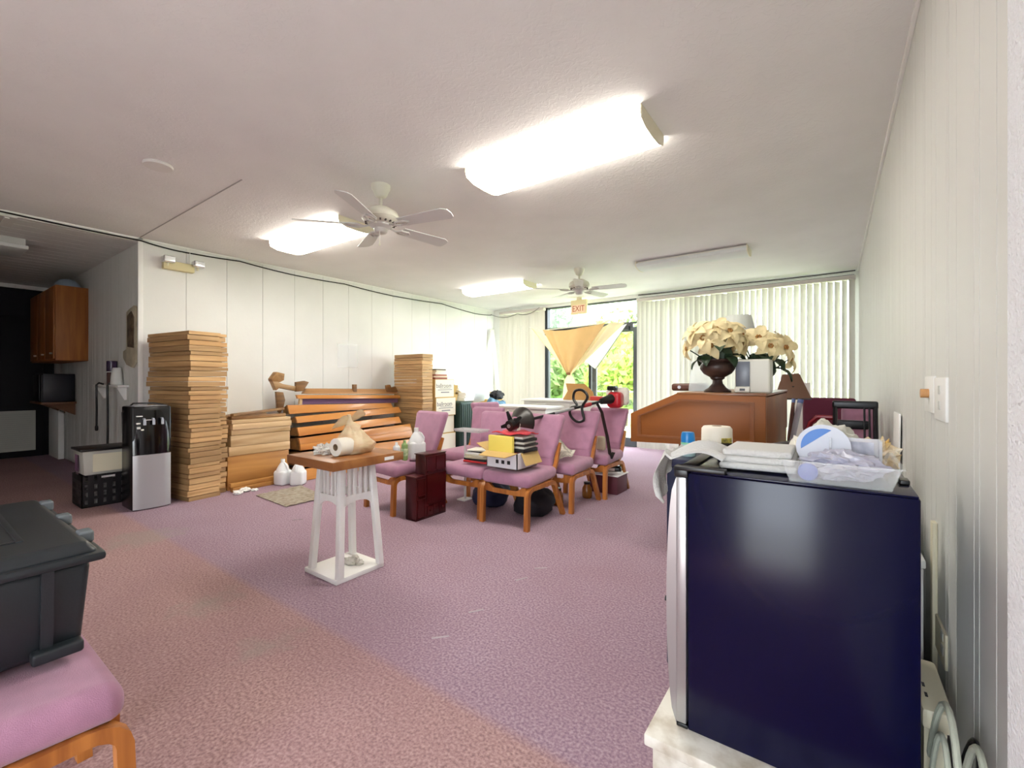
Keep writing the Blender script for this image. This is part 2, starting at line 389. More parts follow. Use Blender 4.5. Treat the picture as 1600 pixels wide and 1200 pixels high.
# outdoors
struct(MB().box(-60, 60, YB + .12, 90, -.25, -.12).build('ground_lawn', mat('lawn', 'A9B878', .95, var=.3, vscale=1, bump=.3, bscale=60)))
struct(MB().box(-60, 60, -60, YF - .12, -.25, -.12).build('ground_front', mat('concrete', 'C4C2BC', .9, var=.15, vscale=2)))
struct(MB().box(-8, 3, YB + .12, YB + 1.6, -.12, -.04).build('ground_walkway', mat('concrete', 'C4C2BC')))
def leaf_cloud(n, rad, size, seed):
    rd = random.Random(seed); b = MB()
    for _ in range(n):
        p = Vector((rd.gauss(0, 1), rd.gauss(0, 1), rd.gauss(0, 1))).normalized() * (rd.random() ** .4)
        p = Vector((p.x * rad[0], p.y * rad[1], p.z * rad[2]))
        u = Vector((rd.gauss(0, 1), rd.gauss(0, 1), rd.gauss(0, 1))).normalized(); w = u.orthogonal().normalized(); s = size * rd.uniform(.6, 1.4)
        b.add([p - u*s, p + w*s*.45, p + u*s, p - w*s*.45], [(0, 1, 2, 3)])
    return b
GR = [mat('leaf_yellow_green', '93AC4C', .7, var=.3, vscale=3, transl=.4), mat('leaf_green', '708C4C', .7, var=.3, vscale=3, transl=.4), mat('leaf_blue_green', '80997C', .7, var=.3, vscale=3, transl=.4)]
trees = [(-11.0, 18, 3.2, 1.7, 2, 'tall bluish green tree far outside behind the tied drape'), (-7.6, 13.2, 1.5, 1.2, 1, 'rounded green bush outside the glass behind the tied drape'),
         (-7.2, 16.6, 2.3, 1.5, 0, 'bright yellow green tree outside beyond the glass door'), (-5.0, 12.6, 1.3, 1.1, 0, 'low yellow green bush outside beside the door frame'),
         (-13.5, 24, 3.6, 2.2, 2, 'pale tree on the far side of the lawn seen above the drape'), (-9.3, 23, 3.2, 1.9, 1, 'leafy tree on the lawn seen through the glass door top')]
for i, (x, y, zc, r, k, lab) in enumerate(trees):
    t = thing('tree', lab, 'tree', (x, y, -.12), 0, 'trees outside')
    lc = leaf_cloud(1500, (r, r, zc * .62), .16, i); lc.v = [(a, b, c + zc) for a, b, c in lc.v]
    lc.build('foliage', GR[k], t)
    MB().tube([(0, 0, -.05), (.05, .02, zc * .5), (-.03, .05, zc)], [.12, .09, .05]).build('trunk', mat('bark', '5B4A38', .9), t)

# vertical blinds
M_vane = mat('blind_vane', 'DDD9D0', .6, transl=.13, rnd=.05)
def blind(name, label, x0, x1, ztop, zbot, n, ang, group=None, skip=()):
    t = thing(name, label, 'blind', ((x0+x1)/2, YB - .09, 0))
    MB().box(x0, x1, YB - .13, YB - .03, ztop, ztop + .055).build('head_rail', mat('rail', 'CFC7C2', .5), t, w=True, bevel=.004)
    src = None
    for i in range(n):
        if i in skip: continue
        xx = x0 + (i + .5) * (x1 - x0) / n
        if src is None:
            b = MB().grid(lambda u, v: ((u - .5) * .089, .006 * (1 - (2*u-1)**2), zbot + v * (ztop - zbot)), 4, 1, (0, .002, 0))
            src = b.build('vane', M_vane, t, smooth=True); o = src
        else: o = share('vane', src, t)
        o.location = (xx - (x0+x1)/2, 0, random.uniform(-.012, .0)); o.rotation_euler = (0, 0, math.radians(ang + random.uniform(-7, 7)))
    return t
blind('vertical_blind', 'wide cream vertical blind hanging behind the organ and poinsettias', -2.83, .25, 2.60, .03, 38, 38)
blind('vertical_blind', 'narrow cream vertical blind hanging left of the dark window frame', -5.88, -4.76, 2.63, .03, 15, 32)
for (ub, ut, lab) in ((786, 768, 'loose blind vane leaning against the white wall, the more tilted one'), (790, 779, 'loose blind vane leaning in the corner beside the narrow blind')):
    a = xp(ub, 640, -5.75); c = xp(ut, 516, -6.06); a.y = min(a.y, 7.6); c.y = min(c.y, 7.7); a.z = .5; d_ = (a - c); a = c + d_ * ((c.z - .01) / (c.z - a.z))
    w = Vector((.02, .045, 0)); b = MB().slab([a - w, a + w, c + w, c - w], (.004, -.002, 0)); tag(b.build('blind_vane', M_vane), lab, 'blind vane')

# ------------------------------------------------------------------ ceiling fixtures
M_glow = mat('lit_diffuser', 'FFFDF2', .4, emit='FFFAEE', estr=11)
M_off = mat('unlit_diffuser', 'D9DEDC', .35)
def wrap_light(x0, x1, y0, y1, lit, label):
    t = thing('ceiling_light', label, 'ceiling light', ((x0+x1)/2, (y0+y1)/2, H), 0, 'wraparound ceiling lights')
    MB().box(x0 + .01, x1 - .01, y0 + .05, y1 - .05, H - .045, H).build('housing', mat('fixture_white', 'E2DFD6', .5), t, w=True)
    prof = [(y0, H - .03), (y0 + .012, H - .065), (y0 + .09, H - .088), ((y0+y1)/2, H - .093), (y1 - .09, H - .088), (y1 - .012, H - .065), (y1, H - .03)]
    b = MB(); b.prism([(x0 + .008, a, c) for a, c in prof], (x1 - x0 - .016, 0, 0)); b.build('diffuser', M_glow if lit else M_off, t, w=True, smooth=True)
    for xe in (x0, x1 - .008):
        MB().prism([(xe, a, c + (.002 if c > H - .05 else -.004)) for a, c in prof] + [(xe, y1, H), (xe, y0, H)], (.008, 0, 0)).build('end_cap', M_cream, t, w=True)
    return t
wrap_light(-2.18, -.87, 2.45, 2.86, True, 'lit ceiling light, the closest to the fridge corner of the room')
wrap_light(-5.05, -3.75, 2.45, 2.86, True, 'lit ceiling light partly behind the ceiling fan blades beside the stained wall')
wrap_light(-5.1, -3.85, 5.66, 6.05, True, 'lit ceiling light near the narrow blind and the exit sign')
wrap_light(-2.09, -.79, 5.66, 6.0, False, 'unlit ceiling light in front of the wide vertical blind')
tag(MB().lathe([(.0, 0), (.085, 0), (.09, .012), (.085, .02)], (-3.93, 1.13, H - .02), 28).build('ceiling_cover_plate', mat('disc_white', 'DFDDDA', .6), smooth=True), 'flat round white cover plate on the ceiling', 'cover plate')
def fan(x, y, drop, a0, label, bm_, pull):
    t = thing('ceiling_fan', label, 'ceiling fan', (x, y, H))
    M_f = mat('fan_white', 'DCDACB', .4); zb = -drop
    MB().lathe([(.0, 0), (.075, 0), (.072, -.03), (.06, -.05), (.045, -.085), (.02, -.1)], n=28).build('canopy', M_f, t, smooth=True)
    MB().cyl((0, 0, -.09), (0, 0, zb + .13), .013).build('downrod', M_f, t, smooth=True)
    mo = MB().lathe([(.02, zb + .14), (.07, zb + .135), (.13, zb + .10), (.142, zb + .07), (.138, zb + .055), (.145, zb + .045), (.125, zb + .02), (.09, zb + .005)], n=36).build('motor_housing', M_f, t, smooth=True)
    for k in range(18):
        a = 2*PI*k/18; R_ = Matrix.Rotation(a, 4, 'Z')
        MB().box(.102, .122, -.006, .006, zb + .008, zb + .021, R_).build('vent_slot', mat('slot_shade', '4A4540', .7), mo)  # dark boxes stand in for the shade inside the vent openings
    MB().lathe([(.085, zb + .01), (.088, zb - .01), (.055, zb - .03), (.05, zb - .055), (.04, zb - .065), (.0, zb - .068)], n=28).build('switch_housing', mat('fan_grey', 'C9C7C2', .4), t, smooth=True)
    if pull: MB().tube([(.03, -.035, zb - .06), (.03, -.035, zb - .16)], .0025, 6).lathe([(.004, -.01), (.006, 0), (.003, .01)], (.03, -.035, zb - .165), 8).build('pull_chain', M_f, t)
    src = None
    for k in range(5):
        a = math.radians(a0 + 72 * k); T = Matrix.Rotation(math.radians(-13), 4, 'X')
        if src is None:
            pts = [(.19, -.052), (.60, -.068), (.645, -.045), (.655, 0), (.645, .05), (.62, .066), (.19, .052)]
            b = MB(); b.prism([T @ Vector((p, q, 0)) for p, q in pts], (0, 0, .006)); src = b.build('blade', bm_, t); src.location = (0, 0, zb - .004)
            br = MB()
            br.tube([(.08, 0, .0), (.13, .0, -.012), (.17, .035, -.008), (.235, .035, -.006), (.27, .0, -.006), (.235, -.035, -.006), (.17, -.035, -.008), (.13, 0, -.012)], .008, 6)
            br.box(.16, .25, -.008, .008, -.008, -.001)
            brs = br.build('blade_bracket', mat('fan_grey', 'C9C7C2'), src); ob = src
        else:
            ob = copy_tree(src, t)
        ob.rotation_euler = (0, 0, a)
    return t
fan(-2.92, 2.284, .315, 11, 'white five-blade ceiling fan between the two nearer lit ceiling lights', mat('blade_white', 'D5D7D4', .5), True)
fan(-2.857, 5.58, .29, 8, 'white five-blade ceiling fan above the exit sign near the glass door', mat('blade_white', 'D5D7D4', .5), False)
# exit sign
t = thing('exit_sign', 'cream hanging exit sign with red letters in front of the window', 'sign', (-3.84, 7.5, H))
MB().box(-4.0, -3.68, 7.47, 7.53, 2.44, 2.70).build('sign_box', mat('sign_cream', 'E2D3A4', .5), t, w=True, bevel=.006)
MB().cyl((-3.84, 7.5, 2.70), (-3.84, 7.5, 2.75), .05).build('mount', M_cream, t, w=True, smooth=True)
MB().box(-3.98, -3.70, 7.464, 7.47, 2.46, 2.61).build('face_plate', mat('sign_pink', 'F0CFAE', .5), t, w=True)
o = text_mesh('lettering', 'EXIT', .15, mat('exit_red', 'A8452C', .5), t, (0, -.038, -.215), (PI/2, 0, 0)); o.scale = (.82, 1, 1)
# alcove ceiling: grille and fluorescent
t = thing('air_vent', 'white louvred air vent in the alcove ceiling', 'vent', (-6.32, .5, H - .04))
MB().box(-.2, .2, -.18, .2, -.012, 0).build('vent_frame', mat('vent_grey', 'DCDAD4', .5), t)
for k in range(6): MB().box(-.17, .17, -.15 + k * .055, -.12 + k * .055, -.02, -.012).build('slat', mat('vent_grey', 'A9A7A2'), t)
t = thing('ceiling_light', 'dark unlit ceiling light hanging in the alcove', 'ceiling light', (-7.3, .4, H - .04), 0, 'wraparound ceiling lights')
MB().box(-7.35 - .15, -7.0, -.4, .86, 2.62, H - .04).build('housing', mat('alcove_fixture', 'C8CCC6', .5), t, w=True)
MB().box(-7.52, -6.98, -.42, .88, 2.60, 2.64).build('diffuser', M_off, t, w=True, bevel=.008)

# black cable stapled along the ceiling edge
def drape_path(pts, k=6, sag=0):
    out = []
    for i in range(len(pts)-1):
        a, b = Vector(pts[i]), Vector(pts[i+1])
        for j in range(k): q = a.lerp(b, j/k); q.z -= sag * 4 * (j/k) * (1 - j/k); out.append(q)
    return out + [Vector(pts[-1])]
zc = [(XL + .018, -1.5, H - .022), (XL + .018, .6, H - .022), (XL + .018, YA, H - .03), (XL + .008, 1.95, H - .06), (XL + .008, 2.6, H - .035), (XL + .008, 3.3, H - .075), (XL + .008, 4.1, H - .06), (XL + .008, 5.0, H - .1), (XL + .008, 6.2, H - .07), (XL + .008, 7.2, H - .14), (XL + .02, 7.72, H - .11)]
tag(MB().tube(drape_path(zc, 6, .006), .008, 6).build('black_cable', M_black, smooth=True), 'black cable stapled along the ceiling edge of the white wall', 'cable')
tag(MB().tube(drape_path([(XL + .03, 7.7, H - .1), (-5.4, 7.72, H - .14), (-4.85, 7.72, H - .06)], 8, .07), .006, 6).build('sagging_cable', mat('grey_cable', '6B6B6B', .5), smooth=True), 'thin grey cable sagging across the top of the narrow blind', 'cable')
tag(MB().tube(drape_path([(-2.83, YB - .03, H - .02), (-1.5, YB - .03, H - .012), (.25, YB - .03, H - .02)], 8, .01), .008, 6).build('black_cable', M_black, smooth=True), 'black cable running above the wide vertical blind rail', 'cable')
# emergency light
t = thing('emergency_light', 'beige twin-head emergency light high on the white wall', 'emergency light', (XL, 1.96, 2.5))
MB().box(XL, XL + .07, 1.79, 2.09, 2.455, 2.55).build('housing', mat('beige_plastic', 'D8CDA0', .5), t, w=True, bevel=.008)
for yy_ in (1.83, 2.12):
    hd = MB().rbox((XL + .09, yy_, 2.555), (.09, .12, .075), .02).build('lamp_head', mat('lamp_chrome', 'D8D8DC', .15, metal=.9), t, w=True, smooth=True)
    MB().rbox((XL + .137, yy_, 2.555), (.012, .1, .058), .005).build('lens', mat('lamp_lens', 'F4F6FA', .1, spec=.8), hd, w=True, smooth=True)
    MB().cyl((XL + .06, yy_, 2.49), (XL + .07, yy_, 2.54), .012).build('neck', M_cream, t, w=True)
MB().tube([(XL + .01, 2.06, 2.54), (XL + .01, 2.06, H - .05)], .006, 6).build('conduit', M_white, t, w=True)

# ------------------------------------------------------------------ alcove contents
t = thing('wall_cabinet', 'orange-brown wooden wall cabinet mounted high in the dark alcove', 'cabinet', (-9.1, 1.43, 1.47))
MB().box(-9.9, -8.26, 1.28, YA, 1.47, 2.46).build('body', wood('cabinet_wood', 'A8682E', '8A5020', 2, .5), t, w=True, bevel=.004)
for k in range(3):
    q = MB().box(-9.88 + k * .54, -9.36 + k * .54, 1.262, 1.28, 1.49, 2.44).build('door', wood('cabinet_wood', 'A8682E', '8A5020', 2), t, w=True, bevel=.003)
    MB().cyl((-9.42 + k * .54, 1.262, 1.56), (-9.42 + k * .54, 1.235, 1.56), .012).build('knob', M_steel, q, w=True)
b = MB().lathe([(.05, 0), (.11, .015), (.17, .07), (.19, .12), (.18, .12), (.16, .07), (.1, .03), (.0, .022)], n=28)
for i, (x, y, z) in enumerate(b.v): b.v[i] = (x * .72 - 8.42, y * .72 + 1.42, (.12 - z) * .9 + 2.461)
tag(b.build('mixing_bowl', mat('blue_grey_bowl', '8FA3B5', .4), smooth=True), 'pale blue-grey bowl turned upside down on top of the wall cabinet', 'bowl')
t = thing('microwave_shelf', 'brown wall shelf carrying the microwave in the dark alcove', 'shelf', (-9.3, 1.42, .87))
MB().box(-9.75, -8.9, 1.24, YA - .002, .868, .898).build('board', mat('worktop', '6B4426', .5), t, w=True, bevel=.003)
for xb_ in (-9.65, -9.0): MB().prism([(xb_, YA - .002, .868), (xb_, 1.3, .868), (xb_, YA - .002, .7)], (.03, 0, 0)).build('bracket', mat('worktop', '6B4426'), t, w=True)
t = thing('microwave', 'dark navy microwave on the wall shelf below the wall cabinet', 'microwave', (-9.25, 1.33, .9))
MB().box(-9.6, -8.95, 1.262, YA - .01, .899, 1.3).build('body', mat('navy_black', '0D1220', .4), t, w=True, bevel=.01)
MB().box(-9.58, -9.12, 1.25, 1.262, .92, 1.28).build('door', M_black, t, w=True, bevel=.003)
MB().box(-9.1, -8.97, 1.252, 1.262, .92, 1.28).build('control_panel', mat('panel_dark', '1E2126', .4), t, w=True)
tag(MB().box(-10.3, -9.62, 1.52, YA - .012, .0, .76).build('white_board', M_white, bevel=.004), 'dull white board standing on the floor against the alcove panelling under the microwave', 'board')
struct(MB().box(XA, XA + .03, -.45, 1.47, 0, 2.2).build('door_2', mat('door_navy', '0B0F17', .6), bevel=.003))
t = thing('return_grille', 'white framed return air grille low on the dark alcove end wall', 'grille', (XA + .03, .9, .13))
MB().box(XA + .03, XA + .045, .3, 1.36, .14, .70).build('grille_panel', mat('grille_grey', 'C2C2BA', .7), t, w=True)
for (a, b_, c_, d_) in ((.28, 1.38, .10, .15), (.28, 1.38, .68, .73), (.28, .33, .15, .68), (1.33, 1.38, .15, .68)):
    MB().box(XA + .03, XA + .055, a, b_, c_, d_).build('frame_bar', mat('grille_white', 'C9C9C0', .6), t, w=True)
for k in range(16): MB().box(XA + .045, XA + .052, .33, 1.33, .165 + k * .032, .18 + k * .032).build('slat', mat('grille_slat', 'C9C9C0', .7), t, w=True)
# shelf with bottles
t = thing('small_shelf', 'small white bracket shelf on the alcove panelling', 'shelf', (-7.0, YA, 1.13))
MB().box(-7.55, -6.5, YA - .10, YA, 1.125, 1.15).build('board', M_white, t, w=True, bevel=.003)
MB().prism([(-6.6, YA, 1.125), (-6.6, YA - .09, 1.125), (-6.6, YA - .02, .98), (-6.6, YA, .98)], (.015, 0, 0)).build('bracket', M_white, t, w=True)
MB().prism([(-7.45, YA, 1.125), (-7.45, YA - .09, 1.125), (-7.45, YA - .02, .98), (-7.45, YA, .98)], (.015, 0, 0)).build('bracket', M_white, t, w=True)
t = thing('spray_can', 'tall dark purple and brown can on the small white shelf', 'can', (-6.94, 1.55, 1.15))
MB().lathe([(.045, 0), (.048, .01), (.048, .14), (.042, .16)], n=18).build('can_body', mat('can_brown', '4A2C2A', .35), t, smooth=True)
MB().lathe([(.05, .16), (.05, .28), (.045, .285), (0, .285)], n=18).build('cap', mat('cap_purple', '3C2A48', .25), t, smooth=True)
MB().lathe([(.0495, .15), (.0495, .17)], n=18).build('label_band', M_white, t)
tag(MB().lathe([(.05, 0), (.06, .01), (.055, .1), (.042, .19), (.036, .2), (0, .2)], (-6.72, 1.545, 1.15), 18).build('white_bottle', mat('bottle_white', 'D9DAD6', .4), smooth=True), 'white tapered bottle beside the purple can on the shelf', 'bottle')
for (xa, zb, lab) in ((-7.3, .66, 'black lanyard hanging from the shelf edge, the shorter one'), (-6.83, .48, 'black lanyard with a hook hanging from the shelf, the longer one')):
    t = thing('lanyard', lab, 'lanyard', (xa, 1.49, 1.155))
    MB().tube([(xa + .08, 1.53, 1.16), (xa, 1.51, 1.175), (xa - .01, 1.488, 1.15), (xa, 1.487, 1.0), (xa + .01, 1.487, .85), (xa, 1.487, zb)], .011, 8).build('cord', M_black, t, w=True, smooth=True)
    MB().lathe([(.01, -.07), (.017, -.06), (.017, -.02), (.01, 0)], (xa, 1.487, zb), 10).build('clip', M_black, t, w=True, smooth=True)
    if zb < .5: MB().tube([(xa, 1.487, zb - .07), (xa, 1.487, zb - .12), (xa + .02, 1.487, zb - .15), (xa + .045, 1.487, zb - .13), (xa + .045, 1.487, zb - .1)], .007, 6).build('hook', M_black, t, w=True, smooth=True)
# stained fabric wall ornament
t = thing('wall_plaque', 'cream oblong plaque with brown stains hung on the alcove panelling', 'plaque', (-6.4, YA, 1.65))
pts = [(-6.30, 1.345), (-6.20, 1.40), (-6.165, 1.52), (-6.165, 2.0), (-6.24, 2.03), (-6.42, 2.0), (-6.5, 1.98), (-6.5, 1.56), (-6.62, 1.54), (-6.62, 1.46), (-6.5, 1.38)]
MB().prism([(a, YA - .025, b) for a, b in pts], (0, .025, 0)).build('back_board', mat('plaque_cream', 'B9AE96', .7, var=.25, vscale=9), t, w=True, bevel=.006)
MB().prism([(a, YA - .034, b) for a, b in [(-6.43, 1.58), (-6.22, 1.56), (-6.22, 1.9), (-6.3, 1.97), (-6.44, 1.93)]], (0, .012, 0)).build('brown_relief', mat('plaque_brown', '6E5C46', .8, vcol='35281C', vscale=12), t, w=True, bevel=.004)

# crate, storage box, water cooler
t = thing('milk_crate', 'black plastic crate with round holes on the carpet beneath the clear storage box', 'crate', (-5.9, 1.25, 0))
def crate_wall(p0, ux, nrm, wdt, hgt):      # wall with rows of square holes: strips
    b = MB(); rows = [0, .03, .075, .10, .145, .17, .215, .25, hgt]; ncol = 6
    for i in range(0, len(rows)-1):
        solid = i % 2 == 0
        if solid: b.slab([p0 + Vector((0,0,rows[i])), p0 + ux*wdt + Vector((0,0,rows[i])), p0 + ux*wdt + Vector((0,0,rows[i+1])), p0 + Vector((0,0,rows[i+1]))], nrm * .008)
        else:
            for c in range(ncol + 1):
                a = wdt * (c / ncol) - (.022 if c else 0); e = a + (.022 if c in (0, ncol) else .044); a = max(0, a); e = min(wdt, e)
                b.slab([p0 + ux*a + Vector((0,0,rows[i])), p0 + ux*e + Vector((0,0,rows[i])), p0 + ux*e + Vector((0,0,rows[i+1])), p0 + ux*a + Vector((0,0,rows[i+1]))], nrm * .008)
    return b
MC = mat('crate_black', '0A0B10', .45)
X1, X0_, Y0_, Y1_ = -5.72, -6.08, 1.06, 1.46
crate_wall(Vector((X1, Y0_, 0)), Vector((0, 1, 0)), Vector((-1, 0, 0)), Y1_ - Y0_, .30).build('front_wall', MC, t, w=True)
crate_wall(Vector((X0_, Y0_, 0)), Vector((0, 1, 0)), Vector((1, 0, 0)), Y1_ - Y0_, .30).build('rear_wall', MC, t, w=True)
crate_wall(Vector((X0_, Y0_, 0)), Vector((1, 0, 0)), Vector((0, 1, 0)), X1 - X0_, .30).build('side_wall', MC, t, w=True)
crate_wall(Vector((X0_, Y1_, 0)), Vector((1, 0, 0)), Vector((0, -1, 0)), X1 - X0_, .30).build('side_wall', MC, t, w=True)
MB().box(X0_, X1, Y0_, Y1_, .0, .01).build('bottom', MC, t, w=True)
MB().box(X1 - .001, X1 + .003, 1.2, 1.3, .268, .286).build('label_strip', mat('label_white', 'E8E8E4', .5), t, w=True)
MB().rbox((-5.9, 1.26, .13), (.3, .34, .22), .02).build('contents', mat('crate_fill', 'A9A8A4', .6, vcol='1A1A20', vscale=20), t, w=True)
t = thing('storage_box', 'clear plastic storage box with black lid and papers, on the black crate', 'storage box', (-5.9, 1.25, .30))
MB().frustum(-6.06, -5.74, 1.08, 1.44, .30, .53, .015, .015).build('box_body', mat('cloudy_plastic', 'CFCEC4', .35, alpha=.85), t, w=True, bevel=.015)
MB().box(-5.728, -5.722, 1.14, 1.42, .33, .50).build('paper_sheet', mat('paper_cream', 'E9E3C8', .7), t, w=True)
MB().box(-5.98, -5.86, 1.062, 1.067, .33, .49).build('picture_card', mat('card_dark', '3A2336', .5, vcol='9A6A90', vscale=6), t, w=True)
MB().box(-6.09, -5.712, 1.05, 1.47, .53, .552).build('lid', M_black, t, w=True, bevel=.006)
t = thing('water_cooler', 'black and silver water cooler standing in front of the tall board stack', 'water cooler', (-5.37, 1.455, 0), 0)
MB().box(-5.53, -5.215, 1.305, 1.605, 0, .96).build('body', mat('cooler_black', '08080B', .25), t, w=True, bevel=.015)
b = MB(); b.grid(lambda u, v: (-5.215 + .03 * math.sin(PI * u) ** .6 + .0, 1.31 + u * .29, .01 + v * .50), 10, 1, (-.03, 0, 0)); b.build('lower_door', mat('cooler_silver', 'B4B4B6', .35, metal=.55), t, w=True, smooth=True)
b = MB(); b.grid(lambda u, v: (-5.213 + .03 * math.sin(PI * u) ** .6 - (.03 * (v - .1) if v > .1 else 0), 1.31 + u * .29, .515 + v * .41), 10, 4, (-.03, 0, 0)); b.build('upper_panel', mat('cooler_gloss', '050508', .1), t, w=True, smooth=True)
for k in range(3):
    MB().cyl((-5.20, 1.385 + k*.068, .845), (-5.165, 1.385 + k*.068, .845), .008).box(-5.175, -5.16, 1.375 + k*.068, 1.395 + k*.068, .79, .838).build('tap', mat('tap_grey', 'AEB4BE', .3), t, w=True)
for (ya, yb2, za, zb2) in ((1.33, 1.375, .868, .876), (1.33, 1.36, .80, .812), (1.335, 1.36, .755, .775), (1.365, 1.385, .74, .752), (1.4, 1.45, .832, .838)):
    MB().box(-5.2, -5.186, ya, yb2, za, zb2).build('sticker', mat('label_white', 'E8E8E4', .5), t, w=True)
MB().box(-5.5, -5.24, 1.33, 1.58, .955, .965).build('top_rim', mat('cooler_rim', '9A9AA0', .3), t, w=True, bevel=.004)
MB().tube([(-5.5, 1.31, .6), (-5.48, 1.3, .9), (-5.4, 1.36, .985), (-5.35, 1.5, .985), (-5.3, 1.6, .96), (-5.32, 1.63, .8), (-5.35, 1.63, .62), (-5.4, 1.62, .55)], .008, 8).build('power_cord', M_black, t, w=True, smooth=True)

# ------------------------------------------------------------------ lumber stacks (each board a thing)
M_board = wood('stack_board', 'C39E6E', 'A27A4C', 1, .55, 7, .26)
for nd in M_board.node_tree.nodes:
    if nd.type == 'MAPPING': nd.inputs['Scale'].default_value = (1.6, 1.6, 38)
M_endg = M_board
def board_mesh(L_, W_, T_, notch):
    b = MB(); b.box(-L_, 0, 0, W_, 0, T_ - .005)
    if notch: b.box(-L_ + .0, -.09, W_, W_ + notch, .003, T_ - .005)
    return b
def stack(x1, y0, L_, W_, notch, ztop, group, label, seed, off=.012, ang=0):
    rd = random.Random(seed); z = 0.0; cache = {}
    while z < ztop - .02:
        T_ = rd.choice((.038, .045, .052, .060))
        if T_ not in cache:
            o = board_mesh(L_, W_, T_, notch).build('wooden_board', M_board, bevel=0); base = o.location.copy(); cache[T_] = (o, base)
        else:
            s_, base = cache[T_]; o = share('wooden_board', s_)
        base = cache[T_][1]
        q = Matrix.Rotation(ang, 3, 'Z') @ Vector((base.x, base.y, 0))
        o.location = Vector((x1 + q.x + rd.uniform(-off, off), y0 + q.y + rd.uniform(-off, off), z))
        o.rotation_euler = (0, 0, ang + rd.uniform(-.012, .012)); tag(o, label, 'board', group); z += T_
    return z
stack(-5.19, 1.745, .82, .30, .11, 1.71, 'boards in the stack by the water cooler', 'wooden board in the tall stack behind the water cooler', 3, .013, .13)
stack(-5.3, 4.95, .68, .22, .02, 1.61, 'boards in the stack past the pew pieces', 'wooden board in the tall stack between the pew pieces and the white cartons', 5, .006)
# lower pile of panels
M_panel = wood('pale_panel', 'D3B48A', 'B08C5C', 1, .55, 6, .1)
M_panel2 = wood('golden_panel', 'C08A48', '9B6630', 1, .5, 5, .05)
zs = [(.0, .375), (.375, .475), (.475, .60), (.60, .66), (.66, .725), (.725, .77)]
labs = ['thick golden block of panels at the bottom of the low wood pile beside the jugs', 'wooden panel lying directly on the thick golden block of the low pile', 'widest pale panel in the middle of the low wood pile beside the jugs', 'narrow pale panel just above the widest one in the low wood pile', 'pale panel with a butt joint, second from the top of the low pile', 'top panel of the low wood pile beneath the loose slats']
for i, ((a, b_), lab) in enumerate(zip(zs, labs)):
    j = random.uniform(-.012, .012)
    b = MB().box(-6.08, -5.345 + j, 2.17 + (.0 if i < 2 else .02) + j, 2.845 + j, a, b_ - .003)
    o = b.build('wood_panel', M_panel2 if i == 0 else M_panel, bevel=.003); tag(o, lab, 'wood panel')
for (y0, y1, x0, x1, za, zb, rz, lab) in ((2.16, 2.72, -5.31, -5.25, 0, .045, .06, 'short wooden slat lying on the carpet in front of the low pile'), (2.15, 2.66, -5.315, -5.27, .046, .09, .04, 'short wooden slat resting on another slat beside the jugs')):
    b = MB().box(x0, x1, y0, y1, za, zb); o = b.build('wooden_lath', M_panel2, bevel=.003); o.rotation_euler = (0, 0, rz); tag(o, lab, 'slat')
M_slat = wood('brown_slat', '9A7040', '5E3C1E', 1, .5, 7, .2)
for (a, c, lab) in (((-5.7, 2.05, .77), (-5.78, 2.75, .77), 'loose brown slat on the low pile, lying closest to the white wall'), ((-5.55, 2.08, .77), (-5.6, 2.68, .77), 'loose brown slat on the low pile lying between two other slats'), ((-5.40, 2.2, .77), (-5.46, 2.83, .77), 'loose brown slat along the front edge of the low pile')):
    a, c = Vector(a), Vector(c); d_ = (c - a).normalized(); n_ = Vector((-d_.y, d_.x, 0)) * .035
    o = MB().slab([a - n_, a + n_, c + n_, c - n_], (0, 0, .035)).build('wooden_lath', M_slat, bevel=.003); tag(o, lab, 'slat', 'loose slats on the pile')
a, c = Vector((-5.40, 2.22, .805)), Vector((-5.72, 2.95, .83)); n_ = Vector((.02, .01, 0))
tag(MB().slab([a - n_, a + n_, c + n_, c - n_], (0, 0, .03)).build('wooden_lath', M_slat, bevel=.003), 'loose brown slat lying crosswise over the others towards the pew pieces', 'slat', 'loose slats on the pile')
# pew pieces
M_pew = wood('pew_orange', 'CC8A42', 'AD6A2A', 1, .38, 3, .06, coat=.2)
M_pewd = wood('pew_brown', '8A6236', '5A3A1C', 1, .5, 5, .06)
pews = [(452.5, 633, 647, 614.6, 629.7, 636.5, -5.70, -5.66, 'orange pew board under the purple padded one in the pew pile'),
        (465, 651, 661, 627.5, 635.5, 644.5, -5.60, -5.54, 'orange pew board sloping up, second of the plain ones from the pile top'),
        (467.7, 668, 681.5, 627.5, 650.7, 660.5, -5.50, -5.44, 'orange pew board behind the shopping bag top in the pew pile'),
        (470, 684.5, 704, 645, 662, 683, -5.40, -5.33, 'broad orange pew board with a lengthwise crease in the pew pile'),
        (474, 707, 730, 646, 686, 706, -5.28, -5.22, 'orange pew board just above the lowest in the pew pile'),
        (478, 733, 752, 640, 707, 722, -5.20, -5.14, 'lowest orange pew board resting on the carpet behind the jugs')]
